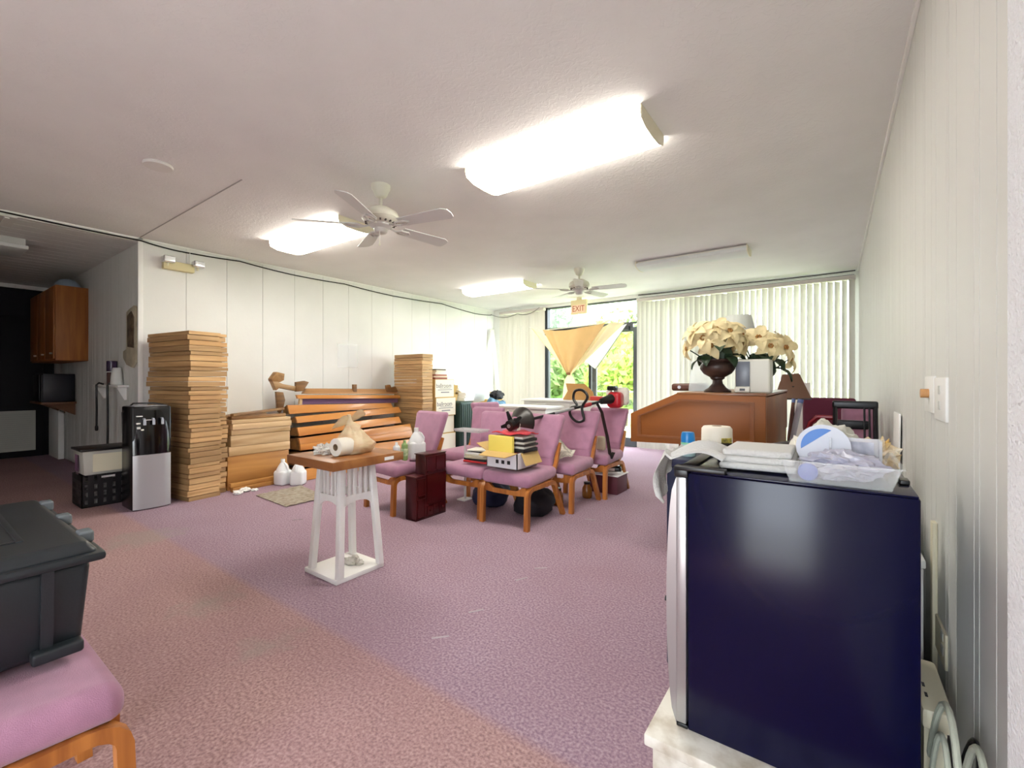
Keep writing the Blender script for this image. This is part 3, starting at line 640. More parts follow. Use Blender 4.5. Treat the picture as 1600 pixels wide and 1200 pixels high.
for i, (ul, va, vb, ur, vc, vd, xa, xb, lab) in enumerate(pews):
    p0 = xp(ul, vb, xb); p1 = xp(ur, vd, xb); p2 = xp(ur - 4, vc, xa); p3 = xp(ul - 3, va, xa)
    for q in (p0, p1, p2, p3): q.z = max(q.z, .005); q.y = min(q.y, 4.93)
    t = thing('pew_board', lab, 'pew board', (xb, (p0.y + p1.y) / 2, min(p0.z, p1.z)), 0)
    if i == 3:
        m0, m1 = p3.lerp(p0, .5), p2.lerp(p1, .5); m0.x += .012; m1.x += .012
        MB().slab([p0, p1, m1, m0], (-.03, 0, -.008)).build('front_face', M_pew, t, w=True, bevel=.004)
        MB().slab([m0, m1, p2, p3], (-.03, 0, -.008)).build('upper_face', M_pew, t, w=True, bevel=.004)
    else: MB().slab([p0, p1, p2, p3], (-.028, 0, -.006)).build('front_face', M_pew, t, w=True, bevel=.004)
    bk = Vector((XL + .03, 0, 0))
    r2, r3 = Vector((XL + .06, p2.y, max(.01, p2.z - .06))), Vector((XL + .06, p3.y, max(.01, p3.z - .06)))
    if i < 5: MB().slab([p3 + Vector((-.03, .02, -.03)), p2 + Vector((-.03, -.02, -.03)), r2 + Vector((0, -.02, 0)), r3 + Vector((0, .02, 0))], (0, 0, -.025 if min(r2.z, r3.z) > .05 else -.004)).build('seat_board', M_pewd, t, w=True)
    for (pt, pb, s_) in ((p3, p0, 1), (p2, p1, -1)):
        MB().prism([pt + Vector((-.03, .0, -.0)), pb + Vector((-.03, 0, 0)), Vector((XL + .3, pb.y, max(.005, pb.z - .01))), Vector((XL + .3, pt.y, pt.z - .05))], (0, .022 * s_, 0)).build('end_bracket', M_pewd, t, w=True)
t = thing('padded_pew', 'padded pew back with purple strip at the top of the pew pile', 'pew back', (-5.8, 3.9, .8))
p0, p1, p2, p3 = xp(466, 623, -5.76), xp(626, 622.5, -5.76), xp(625, 617.5, -5.80), xp(464, 617, -5.80)
MB().slab([p0, p1, p2, p3], (-.05, 0, 0)).build('top_rail', M_pew, t, w=True, bevel=.003)
p0, p1 = xp(470, 632, -5.8), xp(622, 629, -5.8); MB().slab([p0, p1, xp(622, 622.5, -5.81), xp(470, 623, -5.81)], (-.05, 0, 0)).build('cushion', mat('pew_purple', '7B5A78', .9), t, w=True, bevel=.006)
q = xp(468, 632, -5.77); MB().slab([q, xp(472, 632, -5.77), xp(473, 619, -5.79), xp(469, 619, -5.79)], (-.04, 0, 0)).build('stile', M_panel, t, w=True)
t = thing('kneeler', 'long tan kneeler board lying on the very top of the pew pile', 'kneeler', (-5.86, 3.9, .9))
p0, p1, p2, p3 = xp(474, 615.5, -5.84), xp(622, 615.5, -5.84), xp(618, 608, -5.9), xp(478, 607, -5.9)
MB().slab([p0, p1, p2, p3], (-.06, 0, 0)).build('board', wood('tan_board', 'B8895A', '9A6C3E', 1, .5, 5), t, w=True, bevel=.004)
a = xp(555, 611, -5.86); MB().box(-5.90, -5.86, a.y - .03, a.y + .03, a.z - .03, a.z + .10).build('post', M_pewd, t, w=True, bevel=.003)
MB().prism([xp(u, v, -5.84) for u, v in ((606, 612), (622, 612), (618, 604), (612, 606), (610, 601), (605, 602))], (-.06, 0, 0)).build('bracket', M_pewd, t, w=True, bevel=.003)
t = thing('pew_remnant', 'brown shaped pew armrest sticking up at the end of the pew pile', 'armrest', (-5.82, 3.1, .75))
MB().prism([xp(u, v, -5.80) for u, v in ((424, 592), (432, 581), (445, 584), (444, 594), (438, 597), (425, 596))], (-.09, 0, 0)).build('end_block', wood('armrest_block', 'B48A54', '7E5528', 0, .5, 5), t, w=True, bevel=.005)
MB().prism([xp(u, v, -5.80) for u, v in ((426, 596), (434, 596), (442, 600), (464, 604), (463, 611), (437, 606), (432, 610))], (-.09, 0, 0)).build('arm', wood('arm_wood', 'C2A074', '8C6436', 1, .5, 5), t, w=True, bevel=.004)
MB().prism([xp(u, v, -5.78) for u, v in ((463, 597), (476, 595), (483, 597), (480, 602), (474, 611), (463, 612))], (-.05, 0, 0)).build('end_plate', M_pewd, t, w=True, bevel=.005)
MB().prism([xp(u, v, -5.80) for u, v in ((432, 612), (443, 613), (446, 625), (443, 638), (438, 646), (434, 640))], (-.05, 0, 0)).build('leg', M_pewd, t, w=True, bevel=.005)
# jugs and mat, paper scraps
def jug(c, s, name, label, m, group=None, cap=None, tilt=0):
    t = thing(name, label, 'jug', c, tilt, group)
    b = MB().rbox((0, 0, .085 * s), (.15 * s, .15 * s, .17 * s), .03 * s)
    b.lathe([(.074 * s, .155 * s), (.07 * s, .175 * s), (.05 * s, .215 * s), (.028 * s, .25 * s), (.02 * s, .262 * s), (.02 * s, .27 * s)], n=20)
    b.build('jug_body', m, t, smooth=True)
    MB().tube([(.07*s, 0, .165*s), (.072*s, 0, .2*s), (.05*s, 0, .235*s), (.025*s, 0, .25*s)], .013*s, 8).build('handle', m, t, smooth=True)
    MB().lathe([(.022*s, .265*s), (.022*s, .295*s), (0, .297*s)], n=16).build('cap', cap or M_white, t, smooth=True)
    return t
M_jug = mat('jug_white', 'E6E8EA', .4)
ja, jb = zp(442, 757), zp(466, 757.5)
jug((ja.x, ja.y, 0), 1, 'plastic_jug', 'white gallon jug on the carpet, beside the low wood pile', M_jug, None, None, .3)
jug((jb.x, jb.y, 0), 1, 'plastic_jug', 'white gallon jug on the carpet, the one on the mat side', M_jug, None, None, -.9)
mt = MB(); A_, B_, C_, D_ = zp(400, 775), zp(447, 793), zp(510, 778), zp(470, 760)
mt.grid(lambda u, v: (A_.lerp(B_, u).lerp(D_.lerp(C_, u), v)) + Vector((0, 0, .004 + .006 * abs(math.sin(v * 14)))), 6, 40, (0, 0, .005))
tag(mt.build('door_mat', mat('mat_grey', 'A79E90', .9, vcol='8A7C6C', vscale=25, stretch=(1, 1, 1), bump=.3, bscale=120), smooth=True), 'small ribbed beige mat on the carpet in front of the jugs', 'mat')
for i, (u, v, r, lab) in enumerate(((372, 772, .035, 'crumpled white paper scrap on the carpet by the wooden slats, farther from the jugs'), (383, 768, .04, 'crumpled white paper scrap next to the slats on the carpet'), (398, 767, .025, 'tiny paper scrap close to the jugs'))):
    p = zp(u, v); tag(MB().blob((p.x, p.y, r * .45), (r * 1.3, r * 1.3, r * .55), .7, 3, 8, -r * .45, i).build('paper_scrap', M_white), lab, 'paper scrap')
for i, (u, v) in enumerate(((845, 888), (688, 996), (465, 812), (922, 812), (815, 905), (744, 955))):
    p = zp(u, v); o = MB().box(-.04, .04, -.004, .004, 0, .003).build('lint_strip', mat('lint', 'B4A8AE', .9)); o.location = (p.x, p.y, 0); o.rotation_euler = (0, 0, random.uniform(.3, 1.2)); tag(o, 'thin pale lint strip lying flat on the open carpet', 'lint', 'lint on the carpet')

# ------------------------------------------------------------------ white pedestal table
t = thing('pedestal_table', 'white tapered pedestal with square brown wooden top and board base', 'table', (-2.53, 1.70, 0))
TX, TY = -2.513, 1.70
MB().box(TX - .247, TX + .247, TY - .253, TY + .253, .69, .742).build('table_top', wood('table_brown', 'A8703C', '7E4A22', 0, .4, 4, .02), t, w=True, bevel=.004)
MB().box(TX + .2475, TX + .250, TY + .1, TY + .17, .705, .725).build('paper_tag', M_white, t, w=True)
MB().box(-2.705, -2.362, 1.53, 1.872, .0, .028).build('base_board', M_white, t, w=True, bevel=.003)
for sx in (-1, 1):
    for sy in (-1, 1):
        a = Vector((TX + sx * .145, TY + sy * .145, .028)); c = Vector((TX + sx * .105, TY + sy * .105, .69)); h_ = .019
        MB().hexa([a + Vector(q) * h_ for q in ((-1,-1,0),(1,-1,0),(1,1,0),(-1,1,0))] + [c + Vector(q) * h_ for q in ((-1,-1,0),(1,-1,0),(1,1,0),(-1,1,0))]).build('leg', M_white, t, w=True, bevel=.003)
for k, ang in enumerate((0, PI/2, PI, 3*PI/2)):
    R_ = Matrix.Translation((TX, TY, 0)) @ Matrix.Rotation(ang, 4, 'Z')
    n_ = 12; top = []; bot = []
    for i in range(n_ + 1):
        s_ = -1 + 2*i/n_; top.append(Vector((s_ * .112, -.121, .50))); bot.append(Vector((s_ * .112, -.121, .40 + .062 * math.sqrt(max(0, 1 - s_*s_)))))
    MB().prism([R_ @ p for p in top] + [R_ @ p for p in bot[::-1]], R_.to_3x3() @ Vector((0, .014, 0))).build('arched_rail', M_white, t, w=True)
    for i in range(4):
        xx = -.06 + .04 * i; MB().box(xx - .009, xx + .009, -.118, -.108, .49, .69, R_).build('spindle', M_white, t, w=True)
# bag with paper towel roll, crumpled wrap, rubble on base
M_bag = mat('bag_tan', 'EAD7B0', .4, vcol='D9AE84', vscale=5, stretch=(2, 1.2, 5), bump=.25, bscale=22, transl=.2)
t = thing('shopping_bag', 'tied tan plastic shopping bag with faint red print on the pedestal table', 'bag', (-2.45, 1.74, .742))
C0 = Vector((-2.47, 1.76, .742))
b = MB().blob((0, 0, 0), (.10, .125, .105), .16, 2.2, 34, -.072, 2)
for i, (x, y, z) in enumerate(b.v):
    tt = max(0, (z + .01) / .12); th_ = math.atan2(y, x); k_ = (1 - .80 * min(1, tt) ** 1.1) * (1 + .07 * math.sin(9 * th_ + 4 * noise.noise(Vector((x, y, z)) * 8)) * min(1, tt * 1.6))
    b.v[i] = (-2.48 + x * k_, 1.745 + y * k_ - .045 * tt, .742 + .072 + z * (1 + .35 * min(1, tt)))
b.build('bag_body', M_bag, t, w=True, smooth=True)
kn = Vector((-2.48, 1.695, .742 + .20))
MB().tube([kn + Vector((0, .03, -.05)), kn, kn + Vector((.0, .0, .045))], [.055, .02, .012], 8).build('knot', M_bag, t, w=True, smooth=True)
def ear(d1):
    d1 = Vector(d1); return MB().grid(lambda u, v: kn + d1 * u + Vector((0, 0, .02 * math.sin(PI * u))) + Vector((.3, .2, 1)).normalized() * (v - .5) * .07 * math.sin(PI * min(1, u * .85 + .12)), 8, 4, (.004, 0, .004))
ear((.02, -.13, -.03)).build('handle_ear', M_bag, t, w=True, smooth=True); ear((.0, .12, .035)).build('handle_ear', M_bag, t, w=True, smooth=True)
for i, (s0, s1, zz_) in enumerate(((1.72, 1.86, .84), (1.70, 1.84, .865), (1.69, 1.73, .815))):
    pass
t = thing('paper_towel_roll', 'paper towel roll with grey core poking out of the bag', 'paper roll', (-2.42, 1.57, .742))
dr = Vector((.10, -.99, 0)).normalized(); ce = Vector((-2.44, 1.575, .742 + .056))
rr = []
QR = dr.to_track_quat('Z', 'Y').to_matrix()
MB().lathe([(.0, -.11), (.054, -.11), (.054, 0), (.021, 0), (.021, -.09), (0, -.09)], ce, 28, QR).build('roll', mat('paper_white', 'E8E3D6', .85), t, w=True, smooth=True)
MB().lathe([(.0208, -.088), (.0208, .001), (.0186, .001), (.0186, -.088)], ce, 24, QR).build('core', mat('core_card', '9C8468', .9), t, w=True, smooth=True)
tag(MB().blob((-2.60, 1.60, .742 + .022), (.05, .05, .035), .8, 4, 12, -.022, 9).build('plastic_wrap', mat('clear_wrap', 'F0EEE8', .2, alpha=.7)), 'crumpled clear plastic wrap beside the paper roll on the pedestal table', 'wrap')
for i, (dx, dy, r) in enumerate(((.0, .03, .03), (.05, .06, .022), (-.05, .1, .018), (-.03, .02, .015))):
    tag(MB().blob((TX + dx, TY + dy, .028 + r * .5), (r * 1.3, r, r * .8), .6, 3, 8, -r * .5, i).build('plaster_chip', mat('plaster', 'D8D5CC', .9)), 'broken white plaster chip on the base board of the pedestal', 'chip', 'plaster chips')

# ------------------------------------------------------------------ stacking chairs (local: facing -y)
def make_chair(label, loc, rz, group):
    t = thing('stacking_chair', label, 'chair', loc, rz, group)
    def seatfn(p):
        f = 1 - .10 * max(0, p.y / .24); z = p.z
        if z > 0: z += .018 * (1 - (p.x / .25) ** 2) * (1 - (p.y / .26) ** 2)
        if p.y < -.1: z -= .02 * ((-p.y - .1) / .15) ** 2
        return (p.x * f, p.y, z)
    MB().rbox((0, -.035, .395), (.50, .49, .10), .042, 4, seatfn).build('seat', M_mauve, t, smooth=True)
    def backfn(p):
        tt = (p.z + .20) / .40
        w = .70 + .30 * min(1, max(0, tt / .45)); w -= .05 * max(0, tt - .6) / .4
        bulge = .016 * (1 - (p.x / .25) ** 2) if p.y < 0 else 0
        return (p.x * w, p.y - bulge + .05 * (p.x / .25) ** 2 * -.5 + .115 * tt - .0, p.z)
    MB().rbox((0, .235, .69), (.49, .07, .40), .033, 4, backfn).build('backrest', M_mauve, t, smooth=True)
    MB().rbox((0, .212, .475), (.36, .05, .13), .02, 3).build('lumbar_pad', M_mauve, t, smooth=True)
    for s in (-1, 1):
        path = [(-.285, 0), (-.275, .27)] + [(-.275 + .075 * (1 - math.cos(a)), .27 + .055 * math.sin(a)) for a in (.4, .8, 1.2, PI/2)] + [(.08, .325)] + [(.08 + .07 * math.sin(a), .325 - .05 * (1 - math.cos(a))) for a in (.4, .8, 1.2)] + [(.175, .24), (.30, 0)]
        x0 = s * .228
        MB().band(path, x0 - .02, x0 + .02, .036).build('side_frame', M_oak, t, smooth=True)
        MB().band([(.10, .33), (.17, .38), (.225, .46), (.262, .56), (.29, .64)], s * .20 - .016, s * .20 + .016, .026).build('back_upright', M_oak, t, smooth=True)
    pts = [(-.21, .335), (-.17, .335), (-.12, .30), (.12, .30), (.17, .335), (.21, .335), (.21, .27), (.12, .262), (-.12, .262), (-.21, .27)]
    MB().prism([(a, -.272, c) for a, c in pts], (0, .02, 0)).build('front_rail', M_oak, t)
    MB().box(-.21, .21, .06, .08, .285, .31).build('cross_rail', M_oak, t)
    return t
GC = 'mauve stacking chairs'
ch = make_chair('mauve padded chair holding the open carton of books', (-2.21, 3.25, 0), 0, GC)
copy_tree(ch, None, (-2.718, 3.28, 0), 0, 'mauve padded chair between the carton chair and the dark red cabinet', GC)
copy_tree(ch, None, (-2.15, 3.885, 0), .0, 'mauve padded chair with a newspaper, right behind the carton chair', GC)
copy_tree(ch, None, (-2.10, 4.52, 0), -.02, 'mauve padded chair carrying the trimmer motor against its backrest', GC)
copy_tree(ch, None, (-3.36, 2.92, 0), -.12, 'mauve padded chair with spray bottles on its seat', GC)
copy_tree(ch, None, (-3.30, 3.80, 0), -.03, 'mauve padded chair behind the glass tray stand, near the white cartons', GC)
copy_tree(ch, None, (-3.80, 4.95, 0), 1.25, 'mauve padded chair turned sideways near the blue cloth pile', GC)
copy_tree(ch, None, (-1.715, .08, 0), PI, 'mauve padded chair whose seat corner sticks out under the black tote', GC)
copy_tree(ch, None, (-2.235, .08, 0), PI, 'mauve padded chair hidden mostly under the far end of the black tote', GC)

# black tote on near chairs
M_tote = mat('tote_black', '22282C', .38, bump=.04, bscale=200)
t = thing('storage_tote', 'large black plastic tote with ribbed lid on the mauve chairs', 'tote', (-2.07, .07, .462))
MB().frustum(-2.43, -1.70, -.10, .315, .462, .70, .018, .018).build('tote_body', M_tote, t, w=True, bevel=.018, seg=3)
MB().box(-2.475, -1.655, -.145, .36, .70, .725).build('rim', M_tote, t, w=True, bevel=.01)
lid = MB().frustum(-2.465, -1.665, -.135, .35, .722, .755, -.025, -.025).build('lid', M_tote, t, w=True, bevel=.012, seg=3)
for (a, b_, c_, d_) in ((-2.33, -1.82, .205, .22), (-2.33, -1.82, -.03, -.015), (-2.33, -2.315, -.015, .205), (-1.835, -1.82, -.015, .205)):
    MB().box(a, b_, c_, d_, .752, .7585).build('raised_border', M_tote, lid, w=True, bevel=.002)
for xx in (-2.35, -2.07, -1.8):
    MB().rbox((xx, .34, .742), (.05, .035, .035), .008).build('lid_clip', mat('clip_grey', '6E767A', .25), lid, w=True, smooth=True)
for yy_ in (.245,):
    MB().slab([(-1.698, yy_ - .012, .49), (-1.698, yy_ + .012, .49), (-1.681, yy_ + .012, .70), (-1.681, yy_ - .012, .70)], (.012, 0, 0)).build('rib', M_tote, t, w=True)
    MB().rbox((-1.69, yy_ + .02, .478), (.05, .10, .032), .008).build('foot', M_tote, t, w=True, smooth=True)

# dark red stepped cabinet
M_red = mat('mahogany_red', '4A0E12', .28, var=.35, vscale=5)
M_redt = M_redd = M_red
t = thing('stepped_cabinet', 'small dark red stepped cabinet with recessed doors on the carpet', 'cabinet', (-2.96, 2.88, 0))
CY = lambda y: 2.615 + (y - 2.665) * .83
X1 = -2.88; MB().box(-3.01, X1, CY(2.665), CY(3.10), 0, .012).box(-3.01, X1, CY(2.665), CY(2.80), .012, .37).box(-3.01, X1, CY(2.80), CY(3.10), .012, .55).build('carcass', M_red, t, w=True, bevel=.004)
MB().box(-3.015, X1 + .005, CY(2.66), CY(2.80), .37, .378).build('top_panel', M_redt, t, w=True, bevel=.002)
MB().box(-3.015, X1 + .005, CY(2.79), CY(3.105), .55, .558).build('top_panel', M_redt, t, w=True, bevel=.002)
for (ya, yb_, za, zb) in ((2.69, 2.785, .215, .35), (2.69, 2.785, .03, .175), (2.815, 2.95, .41, .53), (2.965, 3.085, .41, .53), (2.82, 3.085, .13, .375)):
    ya, yb_ = CY(ya), CY(yb_)
    q = MB().box(X1, X1 + .004, ya, yb_, za, zb).build('door', M_redd, t, w=True)
    MB().box(X1, X1 + .009, ya - .006, ya + .002, za, zb).box(X1, X1 + .009, yb_ - .002, yb_ + .006, za, zb).box(X1, X1 + .009, ya - .006, yb_ + .006, zb - .002, zb + .006).build('door_frame', M_red, q, w=True)
    MB().box(X1, X1 + .014, ya + .005, yb_ - .005, za - .008, za).build('ledge', M_redt, q, w=True)
for k in range(3):
    q = MB().box(X1, X1 + .005, CY(2.82 + k * .09), CY(2.90 + k * .09), .025, .105).build('drawer', M_red, t, w=True, bevel=.002)
    MB().cyl((X1 + .005, CY(2.86 + k * .09), .065), (X1 + .018, CY(2.86 + k * .09), .065), .009).build('knob', M_redt, q, w=True)
# items on the spray-bottle chair
sp = Vector((-3.26, 2.80, .458))
jug((-3.22, 2.93, .458), 1.0, 'cleaner_jug', 'white jug of cleaner standing behind the spray bottles on the chair', M_jug, None, None, 1.2)
t = thing('spray_bottle', 'small white squeeze bottle on the mauve chair seat', 'bottle', (-3.30, 2.76, .458))
MB().rbox((0, 0, .07), (.07, .05, .14), .02).lathe([(.025, .135), (.012, .15), (.012, .17)], n=12).build('bottle_body', M_jug, t, smooth=True)
t = thing('spray_bottle', 'green labelled bottle between the white ones on the chair seat', 'bottle', (-3.235, 2.80, .458))
MB().rbox((0, 0, .08), (.06, .045, .16), .018).lathe([(.022, .155), (.012, .17), (.012, .19)], n=12).build('bottle_body', mat('bottle_green', '8FAE6C', .35), t, smooth=True)
MB().rbox((0, 0, .08), (.064, .049, .08), .015).build('bottle_label', mat('label_green', 'D7DFB8', .5, vcol='4E8A3A', vscale=20), t, smooth=True)
# clear tray stand between chairs
t = thing('tray_stand', 'clear plastic tray table on a thin white post between the chairs', 'tray table', (-3.08, 3.38, 0))
MB().grid(lambda u, v: (-3.10 + .34 * u, 3.31 + .16 * v, .70 + .02 * (abs(2*v-1) > .95 or abs(2*u-1) > .95)), 20, 20, (0, 0, -.006)).build('tray', mat('clear_tray', 'DADADA', .15, alpha=.45), t, w=True)
MB().cyl((-3.02, 3.40, 0.01), (-3.02, 3.40, .70), .012).build('post', mat('post_clear', 'E0DEDE', .4), t, w=True)
MB().box(-3.08, -2.98, 3.34, 3.46, 0, .012).build('base', M_white, t, w=True)
# magazines pile on middle chair
for k, (dz, w_, d_, c_, rz, lab) in enumerate(((0, .26, .2, 'C9302F', .1, 'red edged binder at the bottom of the magazine pile on the chair'), (.018, .25, .2, '1C1A1C', -.05, 'black folder low in the magazine pile on the chair'), (.036, .23, .19, 'C9BFA0', .15, 'tan magazine in the pile beside the open carton'), (.054, .24, .19, 'DAD2B8', -.12, 'cream magazine in the pile beside the open carton'), (.072, .22, .18, 'F0EEE8', .05, 'white magazine near the top of the pile'), (.09, .2, .16, '2A2C30', -.1, 'dark magazine under the topmost in the pile'), (.102, .2, .17, 'E6E2D2', .2, 'topmost pale magazine of the pile beside the open carton'))):
    o = MB().box(-w_/2, w_/2, -d_/2, d_/2, 0, .017 if k < 5 else .012).build('magazine', mat('mag_' + c_, c_, .6), bevel=.002); o.location = (-2.62, 3.17, .463 + dz); o.rotation_euler = (0, 0, rz); tag(o, lab, 'magazine')
# open carton with books
M_card = mat('cardboard', 'C9A868', .8, var=.08, vscale=6); M_cardw = mat('carton_white', 'E3E2E6', .6)
t = thing('open_carton', 'open white carton with tan flaps spread, full of books on the chair', 'carton', (-2.24, 3.13, .465))
x0, x1, y0, y1, z0, z1 = -2.42, -2.10, 3.00, 3.30, .465, .60
MB().box(x0, x1, y0, y0 + .008, z0, z1).build('side_panel', M_cardw, t, w=True); MB().box(x0, x1, y1 - .008, y1, z0, z1).build('side_panel', M_cardw, t, w=True)
MB().box(x0, x0 + .008, y0, y1, z0, z1).build('side_panel', M_cardw, t, w=True); MB().box(x1 - .008, x1, y0, y1, z0, z1).build('side_panel', M_cardw, t, w=True)
MB().box(x0, x1, y0, y1, z0, z0 + .006).build('bottom', M_card, t, w=True)
MB().slab([(x0, y0, z1), (x1, y0, z1), (x1 - .03, y0 - .13, z1 - .02), (x0 + .02, y0 - .13, z1 - .02)], (0, 0, .005)).build('flap', M_card, t, w=True)
MB().slab([(x0, y0, z1), (x0, y1, z1), (x0 - .13, y1 - .02, z1 + .05), (x0 - .13, y0 + .02, z1 + .05)], (0, 0, .005)).build('flap', M_card, t, w=True)
MB().slab([(x1, y0 + .05, z1), (x1, y1, z1), (x1 + .05, y1, z1 - .1), (x1 + .05, y0 + .05, z1 - .1)], (.005, 0, 0)).build('flap', M_card, t, w=True)
for k in range(3): MB().box(x0 + .1 + k * .06, x0 + .13 + k * .06, y0 - .002, y0, z0 + .04, z0 + .07).build('printed_mark', M_black, t, w=True)
tag(MB().box(-2.41, -2.16, 3.012, 3.045, .473, .735).build('yellow_folder', mat('folder_yellow', 'EBD766', .6), bevel=.003), 'yellow folder standing upright in the open carton', 'folder')
bk = [('8A2A22', .10, .035), ('14100F', .30, .03), ('F0EDE2', .31, .02), ('2A211E', .31, .018), ('EDE8DC', .30, .02), ('1A1718', .29, .022), ('E8E4D8', .28, .02)]
bl = ['dark red book lying lowest in the carton', 'thick black book in the carton stack', 'white paged book above the thick black one', 'dark thin book in the middle of the carton stack', 'white book below the black binder in the carton', 'black binder near the top of the carton stack', 'topmost white book under the red cloth']
zz = .48
for k, ((c_, w_, th_), lab) in enumerate(zip(bk, bl)):
    if k == 0: th_ = .12; w_ = .22
    o = MB().box(-w_/2, w_/2, -.10, .10, 0, th_).build('book', mat('book_' + c_, c_, .6), bevel=.002); o.location = (-2.245 + .02 * (k % 2), 3.175, zz); o.rotation_euler = (0, 0, .05 * (-1) ** k); tag(o, lab, 'book'); zz += th_
b = MB(); b.grid(lambda u, v: (-2.41 + .34 * u, 3.06 + .22 * v, zz + .006 + .012 * math.sin(9 * u + 3 * v) * math.sin(7 * v + 1) + .012), 18, 14, (0, 0, .008))
tag(b.build('red_cloth', mat('cloth_red', 'D0404A', .8), smooth=True), 'red folded cloth draped over the top of the book stack', 'cloth'); zr = zz + .03
# string trimmer
t = thing('string_trimmer', 'red and black string trimmer lying across the chair backs', 'trimmer', (-2.2, 3.9, .9))
hd = Vector((-2.26, 3.17, zr + .065)); en = Vector((-2.0, 4.66, 1.0)); dv = (en - hd).normalized()
MB().cyl(hd, en, .014, .014, 12).build('shaft', mat('shaft_black', '15151A', .3), t, w=True, smooth=True)
MB().cyl(hd + dv * .55, hd + dv * .85, .0155, .0155, 12).build('decal_sleeve', mat('sleeve_grey', 'B8B8BC', .3, metal=.5), t, w=True, smooth=True)
MB().cyl(hd + dv * 1.02, hd + dv * 1.14, .021, .021, 12).build('red_collar', mat('trimmer_red', 'B81C28', .35), t, w=True, smooth=True)
hc = hd + dv * .95; up = Vector((.4, 0, 1)).normalized(); sd = dv.cross(up).normalized()
loop = [hc + sd * a + up * c for a, c in ((-.03, .0), (-.10, .05), (-.11, .13), (-.03, .17), (.05, .13), (.03, .02), (.06, -.04), (.10, -.10), (.03, -.15), (-.07, -.12), (-.09, -.05))]
lp = []
for i in range(len(loop)):
    A0, A1, A2, A3 = loop[i-1], loop[i], loop[(i+1) % len(loop)], loop[(i+2) % len(loop)]
    for q_ in (0, .25, .5, .75): lp.append(.5 * (2*A1 + (A2 - A0) * q_ + (2*A0 - 5*A1 + 4*A2 - A3) * q_**2 + (3*A1 - A0 - 3*A2 + A3) * q_**3))
MB().tube(lp, .014, 8, True).build('loop_handle', M_black, t, w=True, smooth=True)
MB().cyl(en - dv * .18, en, .032, .055, 16).build('clutch_grip', mat('grip_black', '1A1B18', .6), t, w=True, smooth=True)
MB().rbox(en + dv * .06 + Vector((.02, 0, -.02)), (.17, .14, .18), .05).build('engine', mat('trimmer_red', 'B81C28', .35), t, w=True, smooth=True)
MB().rbox(en + dv * .15 + Vector((.04, 0, .01)), (.18, .09, .20), .045).build('starter_cover', mat('cover_cream', 'E4DFD2', .4), t, w=True, smooth=True)
MB().rbox(en + dv * .07 + Vector((-.02, 0, .11)), (.10, .09, .05), .015).build('air_filter', M_black, t, w=True, smooth=True)
MB().rbox(en + dv * .07 + Vector((-.06, 0, .06)), (.06, .06, .06), .015).build('fuel_tank', mat('cover_cream', 'E4DFD2'), t, w=True, smooth=True)
MB().cyl(hd - dv * .05 + Vector((0, 0, -.01)), hd + dv * .03, .048, .05, 14).build('trimmer_head', M_black, t, w=True, smooth=True)
MB().cyl(hd - dv * .06 + Vector((0, 0, -.01)), hd - dv * .05 + Vector((0, 0, -.01)), .016, .016, 12).build('bump_knob', M_steel, t, w=True, smooth=True)
b = MB(); b.grid(lambda u, v: hd + dv * (.02 + .09 * v) + (Vector((.0, 0, 1)) * math.sin(PI * (u * .9 - .15)) + Vector((1, 0, 0)) * math.cos(PI * (u * .9 - .15))) * (.06 + .07 * v) , 10, 4, dv * .006)
b.build('guard', mat('guard_black', '241F1C', .35), t, w=True, smooth=True)
for aa in (.6, 2.0, 3.4): MB().slab([hd - dv * .02 + Vector((math.cos(aa), 0, math.sin(aa))) * r_ + Vector((-math.sin(aa), 0, math.cos(aa))) * w_ for r_, w_ in ((.03, -.025), (.03, .025), (.12, .012), (.12, -.012))], dv * .005).build('blade', M_black, t, w=True)
st0 = hd + dv * 1.25; s1 = [st0, st0 + Vector((.05, .02, -.10)), st0 + Vector((.08, .03, -.25)), Vector((-1.93, 4.40, .62)), Vector((-1.88, 4.35, .46)), Vector((-1.86, 4.33, .40)), Vector((-1.85, 4.38, .46))]
b = MB(); P_ = drape_path(s1, 4); b.grid(lambda u, v: P_[min(len(P_)-1, int(round(u * (len(P_)-1))))] + Vector((.022 * (2*v-1), -.012 * (2*v-1), 0)), len(P_)-1, 1, (.003, .003, 0)); b.build('shoulder_strap', M_black, t, w=True)
# newspaper / bag on second-row chair
b = MB(); b.grid(lambda u, v: (-2.30 + .28 * u - .02 * v, 3.70 + .2 * v, .47 + .17 * v * (1 - .75 * u) + .02 * math.sin(8 * u + 5 * v)), 14, 10, (0, .006, .006))
tag(b.build('newspaper', mat('newsprint', 'D8D2C4', .8, vcol='8F8A80', vscale=30), smooth=True), 'crumpled newspaper leaning on the chair right behind the carton chair', 'newspaper')
tag(MB().rbox((-2.24, 3.72, .51), (.09, .09, .09), .02).build('black_pouch', M_black, smooth=True), 'small black pouch in front of the crumpled newspaper', 'pouch')
tag(MB().rbox((-2.03, 4.47, .53), (.10, .07, .15), .025, 3, lambda p: (p.x * (1 - 1.2 * max(0, p.z)), p.y, p.z)).build('canvas_pouch', mat('canvas', 'CFC4A8', .85, bump=.3, bscale=60), smooth=True), 'beige canvas pouch on the chair seat beside the trimmer strap', 'pouch')
